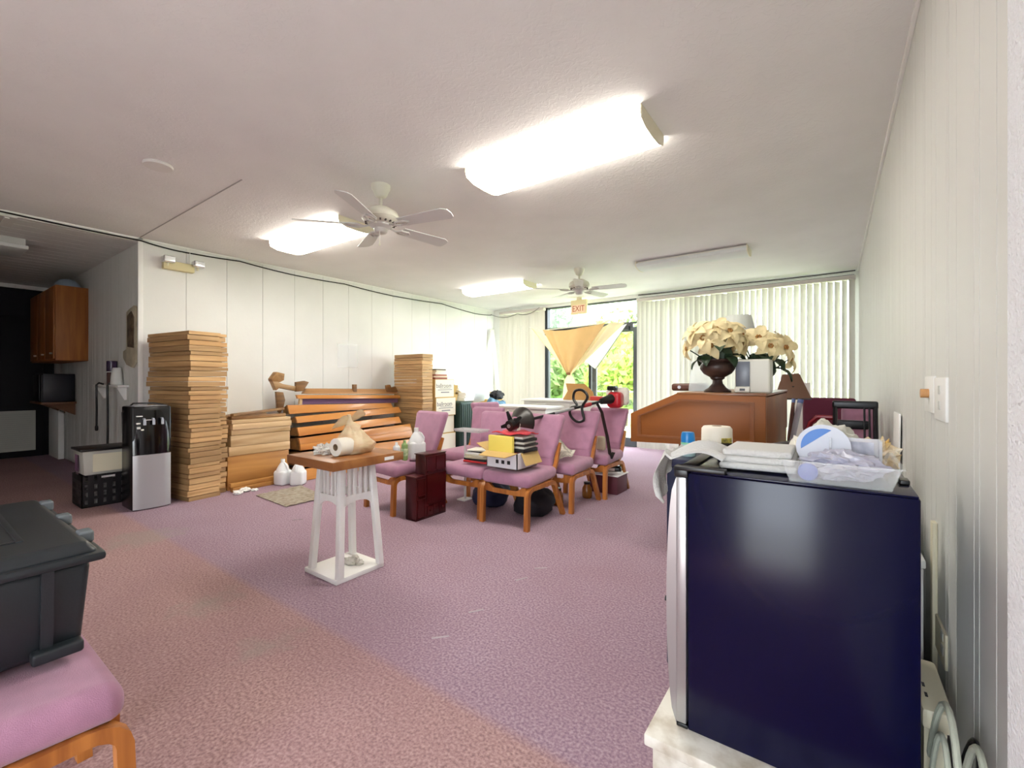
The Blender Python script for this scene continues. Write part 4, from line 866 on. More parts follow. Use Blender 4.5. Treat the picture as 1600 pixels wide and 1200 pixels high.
# things under rear chairs
t = thing('shoe', 'black and white athletic shoe on a box under the rear chair', 'shoe', (-1.98, 4.58, .20), .3)
b = MB(); b.rbox((0, 0, .045), (.26, .09, .07), .03, 3, lambda p: (p.x, p.y, p.z * (1 + .8 * max(0, p.x)))); b.build('upper', M_black, t, smooth=True)
MB().rbox((0, 0, .012), (.28, .095, .024), .01).build('sole', M_white, t, smooth=True); MB().box(-.02, .06, -.047, .047, .03, .06).build('stripe', M_white, t)
t = thing('cardboard_box', 'dark maroon box on the carpet beneath the rear chair', 'box', (-1.99, 4.6, 0))
MB().box(-2.16, -1.84, 4.46, 4.74, 0, .19).build('box_body', mat('maroon_box', '5A2430', .7), t, w=True, bevel=.004); MB().box(-2.17, -1.83, 4.45, 4.75, .19, .20).build('box_lid', M_white, t, w=True)
for (x, y, r, c_, lab) in ((-2.18, 3.80, .05, '8F5A22', 'small amber jar on the carpet under the newspaper chair'), (-2.06, 4.20, .045, '8F5A22', 'small amber jar on the carpet between the two rearmost chair legs')):
    t = thing('amber_jar', lab, 'jar', (x, y, 0)); MB().lathe([(r, 0), (r * 1.15, .02), (r * 1.1, .1), (r * .7, .13), (r * .7, .14)], n=16).build('jar_body', mat('amber', c_, .2), t, smooth=True); MB().lathe([(r * .75, .138), (r * .75, .16), (0, .162)], n=16).build('lid', M_black, t, smooth=True)
for (cx, cy, sx, sy, sz, c_, lab) in ((-2.70, 3.42, .16, .2, .14, '232848', 'navy duffel bag stuffed under the middle chair'), (-2.2, 3.42, .17, .2, .13, '14121A', 'black duffel bag stuffed under the carton chair')):
    t = thing('duffel_bag', lab, 'bag', (cx, cy, 0)); MB().blob((0, 0, sz * .8), (sx, sy, sz), .2, 2.2, 16, -sz * .8, cx).build('bag_body', mat('bag_' + c_, c_, .8), t, smooth=True)
    MB().tube([(-.06, -.06, sz * 1.6), (-.04, -.06, sz * 1.6 + .04), (.04, -.06, sz * 1.6 + .04), (.06, -.06, sz * 1.6)], .008, 6).build('handle', M_black, t)

# ------------------------------------------------------------------ cartons and clutter by the white wall
M_cartonw = mat('carton_cream', 'E6E0D0', .65); M_ink = mat('ink_grey', '55535A', .7)
for k, (z0, z1, lab) in enumerate(((0, .32, 'white printed carton at the bottom of the carton column'), (.322, .615, 'white printed carton second from the floor in the carton column'), (.617, .92, 'white printed carton just under the topmost one'), (.922, 1.225, 'topmost white printed carton, under the books'))):
    t = thing('white_carton', lab, 'carton', (-5.5, 5.47, z0), 0, 'white printed cartons')
    j = .01 * (-1) ** k
    MB().box(-5.75, -5.30 + j, 5.235, 5.70 + j, z0, z1).build('carton_body', M_card, t, w=True, bevel=.003)
    MB().box(-5.302 + j, -5.297 + j, 5.245, 5.69 + j, z0 + .008, z1 - .008).build('printed_face', M_cartonw, t, w=True)
    if k >= 2:
        text_mesh('lettering', 'ballroom', .10, M_ink, t, (-5.2965 + j + 5.5, -.03, (z1 - z0) * .64), (PI/2, 0, PI/2), .0005)
        for (w_, zr_, h_) in ((.34, .42, .012), (.2, .28, .02), (.26, .50, .008)): MB().box(-5.297 + j, -5.2955 + j, 5.47 - w_/2, 5.47 + w_/2, z0 + (z1-z0) * zr_ - h_/2, z0 + (z1-z0) * zr_ + h_/2).build('print_line', mat('ink_pale', '8F8D90', .7), t, w=True)
zz = 1.226
for k, (c_, th_, w_, lab) in enumerate((('8A4A3A', .03, .30, 'reddish brown book lying lowest on the white cartons'), ('D9C8B0', .025, .30, 'cream book over the reddish one on the white cartons'), ('9A5A48', .025, .28, 'russet book in the middle of the stack on the cartons'), ('EFE8D8', .04, .24, 'thick pale book in the stack on the white cartons'), ('E6DCC4', .03, .24, 'cream paged book just below the topmost on the cartons'), ('4A3A30', .02, .22, 'topmost dark book on the white carton column'))):
    o = MB().box(-.09, .09, -w_/2, w_/2, 0, th_).build('book', mat('book_' + c_, c_, .6), bevel=.002); o.location = (-5.42, 5.40, zz); o.rotation_euler = (0, 0, .06 * (-1) ** k); tag(o, lab, 'book'); zz += th_
# clutter: boxes, bin of papers, blue cloth, suitcase
t = thing('dark_suitcase', 'dark green ribbed suitcase standing beside the white cartons', 'suitcase', (-5.45, 5.95, 0))
MB().rbox((-5.42, 5.93, .42), (.40, .34, .84), .04).build('shell', mat('suitcase_green', '1F3B36', .5), t, w=True, smooth=True)
for k in range(6): MB().rbox((-5.218, 5.80 + k * .05, .42), (.015, .02, .74), .006, 2).build('rib', mat('suitcase_green', '1F3B36'), t, w=True, smooth=True)
for k in range(6):
    o = MB().box(-.09, .09, -.13, .13, 0, .024).build('paper_pad', mat('pad_white', 'F0F0EC', .7), bevel=.002); o.location = (-5.36, 6.04 + .008 * k, .842 + .025 * k - .0); o.rotation_euler = (0, 0, .04 * (-1)**k); tag(o, 'white paper pad stacked on the dark green suitcase', 'paper pad', 'paper pads on the suitcase')
t = thing('cardboard_box', 'open brown cardboard box of crumpled packing behind the suitcase', 'box', (-5.85, 6.1, 0))
MB().box(-6.08, -5.66, 5.86, 6.32, 0, .95).build('box_body', M_card, t, w=True, bevel=.004)
MB().slab([(-5.66, 5.86, .95), (-5.66, 6.1, .95), (-5.62, 6.12, 1.12), (-5.62, 5.88, 1.12)], (-.006, 0, 0)).build('flap', M_card, t, w=True)
MB().blob((-5.86, 6.1, 1.02), (.18, .2, .12), .6, 3, 16, -.09, 4).build('packing_paper', mat('kraft', 'CBB896', .85, var=.3, vscale=10), t, w=True)
t = thing('plastic_bin', 'white plastic bin tilted on the clutter beside the brown box', 'bin', (-5.6, 6.5, 0))
MB().box(-5.88, -5.47, 6.40, 6.80, 0, .78).build('support_box', M_card, t, w=True)
R_ = Matrix.Translation((-5.68, 6.60, .79)) @ Matrix.Rotation(.12, 4, 'X')
b = MB().frustum(-.17, .17, -.17, .17, .0, .2, .03, .03); b.v = [tuple(R_ @ Vector(p)) for p in b.v]; b.build('bin_body', mat('bin_white', 'E2E6EA', .4), t, w=True, bevel=.008)
tag(MB().blob((-5.20, 6.68, .40), (.19, .40, .46), .22, 2.6, 22, -.4, 12).build('blue_cloth', mat('cloth_blue', '6E97B4', .8, vcol='2C4A5E', vscale=7), smooth=True), 'heap of blue and navy striped cloth beside the white bin', 'cloth')
tag(MB().blob((-5.24, 6.80, .92), (.10, .16, .09), .4, 3, 14, -.08, 15).build('black_bag', mat('black_cloth', '15131A', .7), smooth=True), 'black and white cloth bag lying on the blue cloth heap', 'bag')
t = thing('cardboard_box', 'brown cardboard box with open flap beyond the blue cloth heap', 'box', (-5.75, 7.2, 0))
MB().box(-5.95, -5.55, 7.02, 7.4, 0, .82).build('box_body', M_card, t, w=True, bevel=.004)
MB().slab([(-5.55, 7.02, .82), (-5.55, 7.4, .82), (-5.58, 7.4, .98), (-5.58, 7.02, .98)], (-.006, 0, 0)).build('flap', M_card, t, w=True)
tag(MB().box(XL, XL + .01, 6.44, 6.52, 1.10, 1.22).build('outlet_cover', M_white, bevel=.003), 'small white outlet cover on the white wall above the clutter', 'outlet')
# faint plastic sheet taped to wall
b = MB(); p0, p1 = xp(527, 537, XL), xp(558, 575, XL)
b.grid(lambda u, v: (XL + .003 + .006 * abs(math.sin(7 * u + 2 * v)), p0.y + (p1.y - p0.y) * u, p1.z + (p0.z - p1.z) * v), 14, 10, (.002, 0, 0))
tag(b.build('plastic_sleeve', mat('sleeve_clear', 'F4F5F5', .3, alpha=.22)), 'clear plastic sleeve taped to the white wall above the pew pile', 'plastic sleeve')

# white furniture by the window, brown flap box
M_fur = mat('furniture_white', 'E4E2DC', .4)
t = thing('white_desk', 'white panelled desk standing behind the mauve chairs', 'desk', (-3.95, 5.75, 0))
MB().box(-4.45, -3.42, 5.62, 6.05, .0, .78).build('body', M_fur, t, w=True, bevel=.005)
MB().box(-4.5, -3.38, 5.57, 6.1, .78, .81).build('top', M_fur, t, w=True, bevel=.005)
for k in range(3):
    xa = -4.42 + k * .34; q = MB().box(xa, xa + .32, 5.605, 5.62, .58, .76).build('drawer', M_fur, t, w=True, bevel=.003)
    MB().box(xa + .04, xa + .28, 5.602, 5.606, .61, .73).build('drawer_panel', M_fur, q, w=True)
t = thing('white_dresser', 'white dresser close to the window under the folded brown carton', 'dresser', (-3.6, 6.6, 0))
MB().box(-4.3, -2.95, 6.35, 6.85, 0, .86).build('body', M_fur, t, w=True, bevel=.005); MB().box(-4.34, -2.91, 6.31, 6.88, .86, .89).build('top', M_fur, t, w=True, bevel=.005)
for k in range(3): q = MB().box(-4.26 + k * .44, -3.86 + k * .44, 6.335, 6.35, .62, .83).build('drawer', M_fur, t, w=True, bevel=.003); MB().cyl((-4.06 + k * .44, 6.335, .72), (-4.06 + k * .44, 6.31, .72), .015).build('knob', M_steel, q, w=True)
t = thing('brown_carton', 'flattened brown carton propped up on the white dresser', 'carton', (-3.3, 6.5, .89))
b0, b1 = yp(879, 622, 6.42), yp(930, 624, 6.42); b0.z = b1.z = .892
MB().prism([b0, b1, yp(926, 612, 6.50), yp(914, 600, 6.55), yp(884, 599, 6.55), yp(887, 611, 6.5)], (0, .008, 0)).build('panel', mat('carton_brown', 'A87C44', .8), t, w=True)
MB().slab([b0 + Vector((0, .009, 0)), b1 + Vector((0, .009, 0)), b1 + Vector((0, .22, 0)), b0 + Vector((0, .22, 0))], (0, 0, .006)).build('base_flap', mat('carton_brown', 'A87C44'), t, w=True)
tag(MB().rbox((-2.98, 6.44, .925), (.22, .10, .07), .015).build('red_case', mat('case_red', 'C23A30', .4), smooth=True), 'small red case in front of the brown carton', 'case')
# gathered tan drape on a stand
M_dr = mat('drape_tan', 'E3C694', .75, var=.08, vscale=6, transl=.35); M_drl = mat('drape_pale', 'F3EAD0', .75, transl=.4)
t = thing('tied_drape', 'tan drape gathered and tied in the middle in front of the window', 'drape', (-3.9, 7.2, 0))
kn = yp(888, 584, 7.2)
def fan_cloth(top, m, name, dy, nf, amp):
    b = MB(); n_ = 24
    def f(u, v):
        k = u * (len(top) - 1); i = min(int(k), len(top) - 2); a = Vector(top[i]).lerp(Vector(top[i+1]), k - i)
        p = a.lerp(kn + Vector(((u - .5) * .08, 0, 0)), v)
        p.z -= .07 * math.sin(PI * v) * (1 - abs(2*u-1)) * .4 - .0
        p.y += amp * math.sin(u * nf * PI) * (1 - .6 * v) + dy; return p
    b.grid(f, n_, 12, (0, .004, 0)); return b.build(name, m, t, w=True, smooth=True)
fan_cloth([yp(848, 515, 7.2), yp(868, 517, 7.2), yp(900, 514, 7.2), yp(946, 504, 7.2)], M_dr, 'centre_swag', 0, 5, .035)
fan_cloth([yp(827, 512, 7.2), yp(833, 515, 7.2), yp(850, 524, 7.2)], M_drl, 'side_swag', .06, 3, .02)
fan_cloth([yp(940, 510, 7.2), yp(952, 504, 7.2), yp(974, 504, 7.2)], M_drl, 'side_swag', .06, 3, .02)
b = MB(); b.grid(lambda u, v: (kn.x + .02 + (u - .5) * (.06 + .34 * v ** .35), 7.2 + .03 * math.sin(u * 6 * PI) * v + .01, kn.z - v * (kn.z - .02)), 24, 12, (0, .004, 0)); b.build('skirt', M_drl, t, w=True, smooth=True)
MB().lathe([(.03, -.02), (.045, 0), (.03, .02)], kn, 14).build('tie', mat('tie_brown', '8A5A34', .7), t, w=True, smooth=True)
MB().cyl((kn.x, 7.29, .0), (kn.x, 7.29, 2.1), .012).tube([yp(827, 512, 7.29), yp(850, 516, 7.29), yp(946, 505, 7.29), yp(974, 505, 7.29)], .008, 8).cyl((kn.x, 7.29, 0), (kn.x, 7.29, .012), .14).build('stand', mat('stand_white', 'E9E6DC', .4), t, w=True)
# white photographic umbrella on tripod
t = thing('white_umbrella', 'white inverted umbrella on a thin tripod by the glass door', 'umbrella', (-3.2, 7.5, 0))
ap = yp(931, 577, 7.5)
b = MB(); rim = [yp(u, v, y_) for u, v, y_ in ((897, 552, 7.45), (920, 530, 7.38), (962, 512, 7.38), (980, 506, 7.48), (968, 522, 7.60), (952, 538, 7.62), (925, 552, 7.58))]
for i in range(len(rim)): b.add([ap, rim[i], rim[(i+1) % len(rim)]], [(0, 1, 2)])
b.build('canopy', mat('umbrella_white', 'F2F2EC', .6, transl=.5), t, w=True)
for r_ in rim: MB().tube([ap, r_], .004, 5).build('rib', M_steel, t, w=True)
MB().cyl(ap, (ap.x, 7.5, .5), .012).build('pole', mat('pole_grey', '55554E', .4), t, w=True)
for a_ in (.4, 2.5, 4.6): MB().cyl((ap.x, 7.5, .95), (ap.x + .30 * math.cos(a_), 7.5 + .10 * math.sin(a_), .9 if False else .0), .009).build('leg', mat('pole_grey', '55554E'), t, w=True)
MB().tube([ap, ap + (rim[3] - ap) * 1.25], .007, 6).build('shaft', mat('pole_grey', '55554E'), t, w=True)

# ------------------------------------------------------------------ organ
M_org = wood('organ_wood', '8F5014', '76400C', 0, .5, 1.6, .02); M_orgd = M_org
t = thing('organ', 'brown wooden church organ console with a sloped cheek', 'organ', (-.75, 3.8, 0))
OX0, OX1, OY0, OY1 = -1.142, -.322, 3.0, 4.5
prof = [(OX0, .78), (OX0, .975), (-.83, 1.118), (OX1, 1.108), (OX1, .80)]
MB().prism([(a, OY0, c) for a, c in prof], (0, .05, 0)).build('cheek_panel', M_org, t, w=True, bevel=.004)
MB().prism([(a, OY1 - .05, c) for a, c in prof], (0, .05, 0)).build('cheek_panel', M_org, t, w=True, bevel=.004)
inn = [(OX0 + .05, .82), (OX0 + .05, .962), (-.815, 1.082), (OX1 - .06, 1.072), (OX1 - .06, .83)]
def frame(ins, dy, m, nm):
    b = MB(); n_ = len(ins); cx_ = sum(a for a, c in ins)/n_; cz_ = sum(c for a, c in ins)/n_
    sc_ = [(cx_ + (a - cx_) * .965, cz_ + (c - cz_) * .92) for a, c in ins]
    for i in range(n_):
        j = (i+1) % n_; b.slab([(ins[i][0], OY0, ins[i][1]), (ins[j][0], OY0, ins[j][1]), (sc_[j][0], OY0, sc_[j][1]), (sc_[i][0], OY0, sc_[i][1])], (0, dy, 0))
    return b.build(nm, m, t, w=True)
frame(inn, -.009, M_org, 'panel_moulding')
frame([(a * .97 - .0215, c * .97 + .0285) for a, c in inn], -.005, M_orgd, 'inner_moulding')
MB().box(OX1 - .03, OX1, OY0 + .05, OY1 - .05, 0, 1.10).build('rear_panel', M_orgd, t, w=True, bevel=.003)
MB().box(-.83, OX1 + .005, OY0 - .0, OY1, 1.108, 1.124).build('top_board', wood('organ_top', '8A5A34', '6E4222', 1, .3, 2, .02), t, w=True, bevel=.003)
MB().box(OX0 + .0, OX1 - .03, OY0 + .05, OY1 - .05, .79, .83).build('keybed', M_orgd, t, w=True)
MB().box(OX0 + .02, OX0 + .17, OY0 + .12, OY1 - .12, .83, .85).build('keyboard', mat('ivory', 'E8E2D0', .35), t, w=True)
MB().box(-.85, OX1 - .03, OY0 + .12, OY1 - .12, 0, .79).build('lower_case', M_orgd, t, w=True)
MB().box(-.84, -.80, OY0 + .05, OY1 - .05, .83, 1.108).build('stop_panel', M_org, t, w=True)
# vase and poinsettias
def urn(c, s, label):
    t = thing('footed_urn', label, 'urn', c)
    pr = [(0, 0), (.085, 0), (.088, .012), (.06, .03), (.035, .06), (.03, .085), (.045, .095), (.045, .105), (.085, .13), (.108, .165), (.105, .19), (.095, .205), (.12, .22), (.122, .228), (.1, .225), (.0, .2)]
    MB().lathe([(r * s, z * s) for r, z in pr], n=40, fl=lambda k, z: .05 * (k % 2) if .1 * s < z < .2 * s else 0).build('urn_body', mat('urn_bronze', '4A352E', .4, vcol='2A1C1A', vscale=14), t, smooth=True)
    return t
M_pet = mat('petal_cream', 'E6D5A6', .6, var=.14, vscale=20, rnd=.06, transl=.15); M_lf = mat('poinsettia_leaf', '1E3A22', .5, var=.3, vscale=20)
def petal_mesh(Ln, Wd, name, m):
    b = MB(); b.grid(lambda u, v: (Ln * u, Wd * (v - .5) * math.sin(PI * (u * .92 + .04)) ** .8 * (1.15 - .3 * u), Ln * .22 * math.sin(PI * u * .8) - .25 * Ln * u * u - .12 * Wd * (1 - abs(2*v-1)) ), 7, 4)
    return b
PET = {}
def poinsettia(c, heads, leaves, label):
    t = thing('poinsettia_arrangement', label, 'flowers', c)
    MB().blob((0, 0, .05), (.09, .09, .09), .2, 3, 10).build('stem_mass', M_lf, t)
    rd = random.Random(int(c[0] * 1000))
    for (p, nrm, s) in heads:
        nrm = Vector(nrm).normalized(); Q = nrm.to_track_quat('Z', 'Y'); fl_ = MB()
        for k in range(6): a = k * 1.05; fl_.blob((.012 * s * math.cos(a), .012 * s * math.sin(a), .006), (.008, .008, .01), 0, 1, 4)
        f = fl_.build('flower_centre', mat('bract_centre', '9A6A2E', .6), t); f.location = p; f.rotation_mode = 'QUATERNION'; f.rotation_quaternion = Q
        for k in range(8):
            big = k < 5; key = 'pb' if big else 'ps'
            if key not in PET:
                o = petal_mesh(.105 if big else .075, .065 if big else .042, 'petal', M_pet).build('petal', M_pet, f, smooth=True); PET[key] = o
            else: o = share('petal', PET[key], f)
            a = (k * 2*PI/5 if big else .6 + (k - 5) * 2*PI/3) + rd.uniform(-.15, .15)
            o.rotation_euler = (0, rd.uniform(-.15, .12) - (0 if big else .25), a); o.scale = (s, s, s)
        MB().tube([Vector(p), Vector(p) * .4 + Vector((0, 0, -.02))], .004, 5).build('stem', M_lf, t)
    for (p, rot, s) in leaves:
        if 'lf' not in PET: o = petal_mesh(.13, .085, 'leaf', M_lf).build('leaf', M_lf, t, smooth=True); PET['lf'] = o
        else: o = share('leaf', PET['lf'], t)
        o.location = p; o.rotation_euler = rot; o.scale = (s, s, s)
vb = yp(1121, 612, 3.2); vb.z = 1.124
urn((vb.x, 3.2, 1.124), .95, 'dark bronze fluted urn standing on the organ')
poinsettia((vb.x, 3.2, 1.124 + .20), [((-.06, -.13, .15), (-.1, -1, .35), 1.15), ((-.16, -.03, .17), (-1, -.4, .35), 1.0), ((-.06, .0, .235), (-.2, -.35, 1), 1.1), ((.06, -.02, .225), (.2, -.5, 1), 1.05), ((.11, -.06, .14), (.8, -.8, .4), .95), ((.0, .12, .18), (0, 1, .5), 1), ((-.17, -.08, .09), (-1, -.7, 0), .8), ((.03, -.09, .22), (.1, -.8, .7), .9), ((-.12, -.1, .20), (-.6, -.8, .8), 1.0), ((.09, -.1, .19), (.6, -.8, .6), .9), ((.14, .0, .18), (1, -.2, .5), .9), ((-.01, -.14, .1), (.1, -1, .0), .9), ((-.13, .08, .2), (-.8, .4, .8), 1)],
           [((-.06, -.05, .03), (.3, .5, 3.9), 1.0), ((-.03, -.06, .05), (.2, .6, 4.6), .9), ((.05, -.04, .04), (0, .5, 5.5), 1.0), ((.06, .03, .05), (0, .3, .6), 1.0), ((-.06, .05, .05), (0, .4, 2.4), 1), ((.02, -.08, .1), (0, .2, 5.0), .9)], 'cream poinsettia arrangement filling the dark fluted urn')
t = thing('flower_pot', 'dark pot partly behind the white speaker on the organ', 'pot', (-.41, 3.42, 1.124))
MB().lathe([(0, 0), (.06, 0), (.085, .13), (.09, .14), (.075, .14), (0, .12)], n=24).build('pot_body', mat('pot_dark', '221A18', .5), t, smooth=True)
poinsettia((-.40, 3.42, 1.124 + .12), [((-.17, -.14, .13), (-.3, -1, .2), .85), ((.0, -.08, .24), (.1, -.7, .6), 1.1), ((.12, -.03, .21), (.8, -.4, .5), 1.05), ((.17, .0, .10), (1, -.3, .1), .95), ((-.12, .02, .21), (-.5, -.2, 1), .9), ((.02, .1, .22), (0, .8, .7), 1), ((.07, -.1, .18), (.4, -1, .3), .95), ((-.08, -.1, .2), (-.3, -.9, .6), .9), ((.15, -.06, .17), (.8, -.8, .2), .9)],
           [((.05, -.03, .1), (0, .4, 5.6), 1.1), ((.08, .0, .05), (0, .6, 6.1), 1.1), ((-.05, -.03, .1), (0, .3, 4.2), 1.1), ((.03, -.06, .12), (0, .3, 5.0), 1), ((-.08, .03, .1), (0, .3, 3.0), 1)], 'cream poinsettia arrangement behind the white speaker')
# white speaker box
t = thing('desktop_speaker', 'white box with grey front panel standing beside the urn', 'appliance', (-.41, 3.22, 1.124))
a = yp(1148, 615, 3.12); c = yp(1203, 615, 3.12)
MB().rbox(((a.x + c.x)/2, 3.21, 1.124 + .105), (c.x - a.x, .17, .21), .012).build('body', mat('appliance_white', 'DAD9CE', .45), t, w=True, smooth=True)
MB().box(a.x + .006, a.x + .085, 3.119, 3.124, 1.165, 1.32).build('front_panel', mat('panel_slate', '6E7480', .3), t, w=True, bevel=.002)
MB().rbox((a.x + .044, 3.115, 1.145), (.085, .02, .038), .008).build('control_bezel', mat('appliance_white', 'DAD9CE'), t, w=True, smooth=True)
MB().box(a.x + .03, a.x + .06, 3.102, 3.106, 1.138, 1.152).build('display', M_black, t, w=True)
# lamp shade behind flowers, rolled piece, music rest
t = thing('table_lamp', 'small white lamp rising behind the urn of poinsettias', 'lamp', (-.55, 3.75, 1.124))
MB().cyl((-.55, 3.75, 1.124), (-.55, 3.75, 1.52), .012).cyl((-.55, 3.75, 1.124), (-.55, 3.75, 1.14), .06).build('base', M_white, t, w=True, smooth=True)
sh = yp(1153, 500, 3.75); MB().lathe([(.13, 0), (.09, .16), (.085, .16), (.125, 0)], (sh.x, 3.75, sh.z - .13), 24).build('shade', mat('shade_white', 'E3E6E0', .7, transl=.3), t, w=True, smooth=True)
t = thing('brown_case', 'brown leather case with a round clasp lying on the organ edge', 'case', (-.8, 3.6, 1.124))
p = yp(1060, 607, 3.5)
MB().rbox((p.x + .06, 3.62, 1.124 + .028), (.20, .34, .055), .018).build('case_body', mat('leather_brown', '5A3220', .4), t, w=True, smooth=True)
MB().cyl((p.x + .02, 3.452, 1.152), (p.x + .02, 3.445, 1.152), .012).build('clasp', M_steel, t, w=True)
t = thing('acrylic_stand', 'clear acrylic book stand behind the urn on the organ', 'stand', (-.75, 3.4, 1.124))
p = yp(1078, 612, 3.4)
MB().slab([(p.x, 3.36, 1.126), (p.x + .22, 3.36, 1.126), (p.x + .22, 3.44, 1.34), (p.x, 3.44, 1.34)], (0, .004, 0)).build('back_plate', mat('acrylic', 'E8F0F4', .1, alpha=.3), t, w=True)
t = thing('music_stand', 'brown music stand desk tilted beyond the organ', 'music stand', (-.22, 5.0, 0))
q = [yp(1210, 623, 4.92), yp(1268, 623, 4.92), yp(1249, 584, 5.07), yp(1222, 586, 5.07)]
MB().slab(q, (0, .012, .006)).build('desk', mat('desk_brown', '6E4E3C', .5), t, w=True, bevel=.003)
cx_ = (q[0].x + q[1].x)/2
MB().cyl((cx_, 5.0, .0), (cx_, 5.0, 1.15), .012).cyl((cx_, 5.0, 0), (cx_, 5.0, .02), .12, .1).build('post', M_black, t, w=True, smooth=True)
MB().slab([q[0], q[1], q[1] + Vector((0, -.05, .004)), q[0] + Vector((0, -.05, .004))], (0, 0, -.01)).build('ledge', M_black, t, w=True)
# rolled poster, boards between organ and wall
for (ub, vb_, ut, vt, r, c_, lab) in ((1237, 690, 1251, 625, .022, 'B9B6C4', 'silver printed cardboard tube leaning by the organ back panel'), (1232, 690, 1240, 624, .014, '6E3E34', 'thin brown rod leaning beside the silver tube')):
    a, c = yp(ub, vb_, 4.62), yp(ut, vt, 4.70); d_ = (c - a).normalized(); a = a - d_ * ((a.z - .015) / d_.z)
    if a.x < OX1 + .04: pass
    t = thing('leaning_tube', lab, 'tube', (a.x, a.y, 0)); MB().cyl(a, c, r, r, 14).build('tube_body', mat('tube_' + c_, c_, .35, var=.2, vscale=9), t, w=True, smooth=True); MB().cyl(c - d_ * .03, c + d_ * .004, r * 1.08, r * 1.08, 14).build('end_cap', mat('cap_blue', '5A6AA0', .4), t, w=True, smooth=True)
t = thing('white_signboard', 'white framed panel leaning upright beyond the silver tube', 'panel', (-.25, 6.1, 0))
a, c = yp(1240, 690, 6.1), yp(1266, 598, 6.2)
MB().slab([(a.x, 6.1, 0), (c.x, 6.1, 0), (c.x, 6.2, c.z), (a.x, 6.2, c.z)], (0, .02, 0)).build('sheet', M_white, t, w=True, bevel=.003)

# ------------------------------------------------------------------ beyond the fridge: red case, black chair, purple chair
t = thing('burgundy_chair', 'burgundy padded chair back beside the wide blind', 'chair', (-.04, 5.6, 0))
MB().rbox((-.04, 5.80, .84), (.46, .08, .36), .03).build('backrest', mat('burgundy', '5E1A34', .8), t, w=True, smooth=True)
MB().rbox((-.04, 5.57, .44), (.46, .46, .09), .03).build('seat', mat('burgundy', '5E1A34'), t, w=True, smooth=True)
for (x, y, z) in ((-.25, 5.37, .42), (.17, 5.37, .42), (-.25, 5.81, .7), (.17, 5.81, .7)): MB().box(x - .015, x + .015, y - .015, y + .015, 0, z).build('leg', M_black, t, w=True)
t = thing('red_case', 'red hard case with an arched handle beside the black frame chair', 'case', (-.08, 4.25, 0))
MB().rbox((-.05, 4.10, .40), (.26, .12, .80), .03).build('case_body', mat('case_deep_red', '8E1424', .35), t, w=True, smooth=True)
MB().tube([(-.165, 4.10, .80), (-.14, 4.10, .88), (-.10, 4.10, .925), (.0, 4.10, .925), (.04, 4.10, .88), (.06, 4.10, .80)], .022, 8, flat=.8).build('handle', mat('case_deep_red', '8E1424'), t, w=True, smooth=True)
t = thing('black_frame_chair', 'black framed chair with open back beside the panelled wall', 'chair', (.1, 3.7, 0))
MBK = mat('frame_black', '0E0F16', .35)
for xx in (.01, .215):
    MB().tube([(xx, 3.45, 0), (xx, 3.5, .45), (xx, 3.62, 1.05)], .013, 8).build('upright', MBK, t, w=True, smooth=True)
    MB().tube([(xx, 3.95, 0), (xx, 3.92, .46)], .013, 8).build('leg', MBK, t, w=True, smooth=True)
MB().rbox((.112, 3.62, 1.045), (.235, .03, .05), .012).build('top_rail', MBK, t, w=True, smooth=True)
for xx in (.16, .185): MB().tube([(xx, 3.5, .46), (xx, 3.61, 1.03)], .006, 6).build('spindle', MBK, t, w=True)
MB().rbox((.112, 3.72, .47), (.24, .46, .05), .02).build('seat', MBK, t, w=True, smooth=True)
MB().rbox((.10, 3.85, .90), (.19, .03, .06), .012).build('arm', MBK, t, w=True, smooth=True)
MB().box(.0, .03, 3.835, 3.865, .47, .90).build('arm_post', MBK, t, w=True)
t = thing('mauve_bundle', 'mauve cushion standing behind the black frame chair', 'cushion', (.12, 4.05, 0))
MB().rbox((.15, 4.32, .52), (.2, .12, 1.0 - .0), .05).build('cushion_body', M_mauve, t, w=True, smooth=True)
tag(MB().slab([(.255, 3.0, 0), (.255, 3.25, 0), (.272, 3.25, 1.03), (.272, 3.0, 1.03)], (.008, 0, 0)).build('white_board', M_white, bevel=.002), 'white board leaning flat on the panelled wall behind the trash bag', 'board')

# ------------------------------------------------------------------ fridge group
t = thing('low_stand', 'low white distressed wooden stand beneath the mini fridge', 'stand', (-.12, 1.6, 0))
M_dist = mat('distressed_white', 'E4E0D4', .6, vcol='B9AE9A', vscale=14, bump=.1, bscale=40)
MB().box(-.455, .175, 1.30, 1.90, .125, .16).build('top', M_dist, t, w=True, bevel=.006)
MB().box(-.435, .165, 1.32, 1.345, .0, .125).build('apron', M_dist, t, w=True, bevel=.003); MB().box(-.435, -.41, 1.345, 1.88, .0, .125).build('apron', M_dist, t, w=True, bevel=.003)
MB().box(.14, .165, 1.345, 1.88, .03, .125).build('apron', M_dist, t, w=True, bevel=.003)
for (x, y) in ((-.435, 1.32), (.115, 1.32), (-.435, 1.83), (.115, 1.83)): MB().box(x + .003, x + .047, y + .003, y + .047, -.0, .124).build('foot', M_dist, t, w=True, bevel=.003)
t = thing('mini_fridge', 'dark navy mini fridge with a silver door on the low white stand', 'fridge', (-.12, 1.61, .16))
M_fr = mat('fridge_navy', '030428', .2, spec=.28, bump=.015, bscale=500)
MB().box(-.352, .165, 1.39, 1.845, .16, .925).build('body', M_fr, t, w=True, bevel=.004)
MB().box(-.345, .162, 1.393, 1.842, .925, .931).build('top_panel', M_fr, t, w=True, bevel=.002)
b = MB(); b.grid(lambda u, v: (-.36 - .012 - .042 * math.sin(PI * v) ** .55, 1.385 + .465 * u, .165 + .745 * v), 4, 18)
def door_pt(v): return -.386 - .03 * math.sin(PI * v) ** .45
prof = [(door_pt(k/18), .165 + .745 * k/18) for k in range(19)]
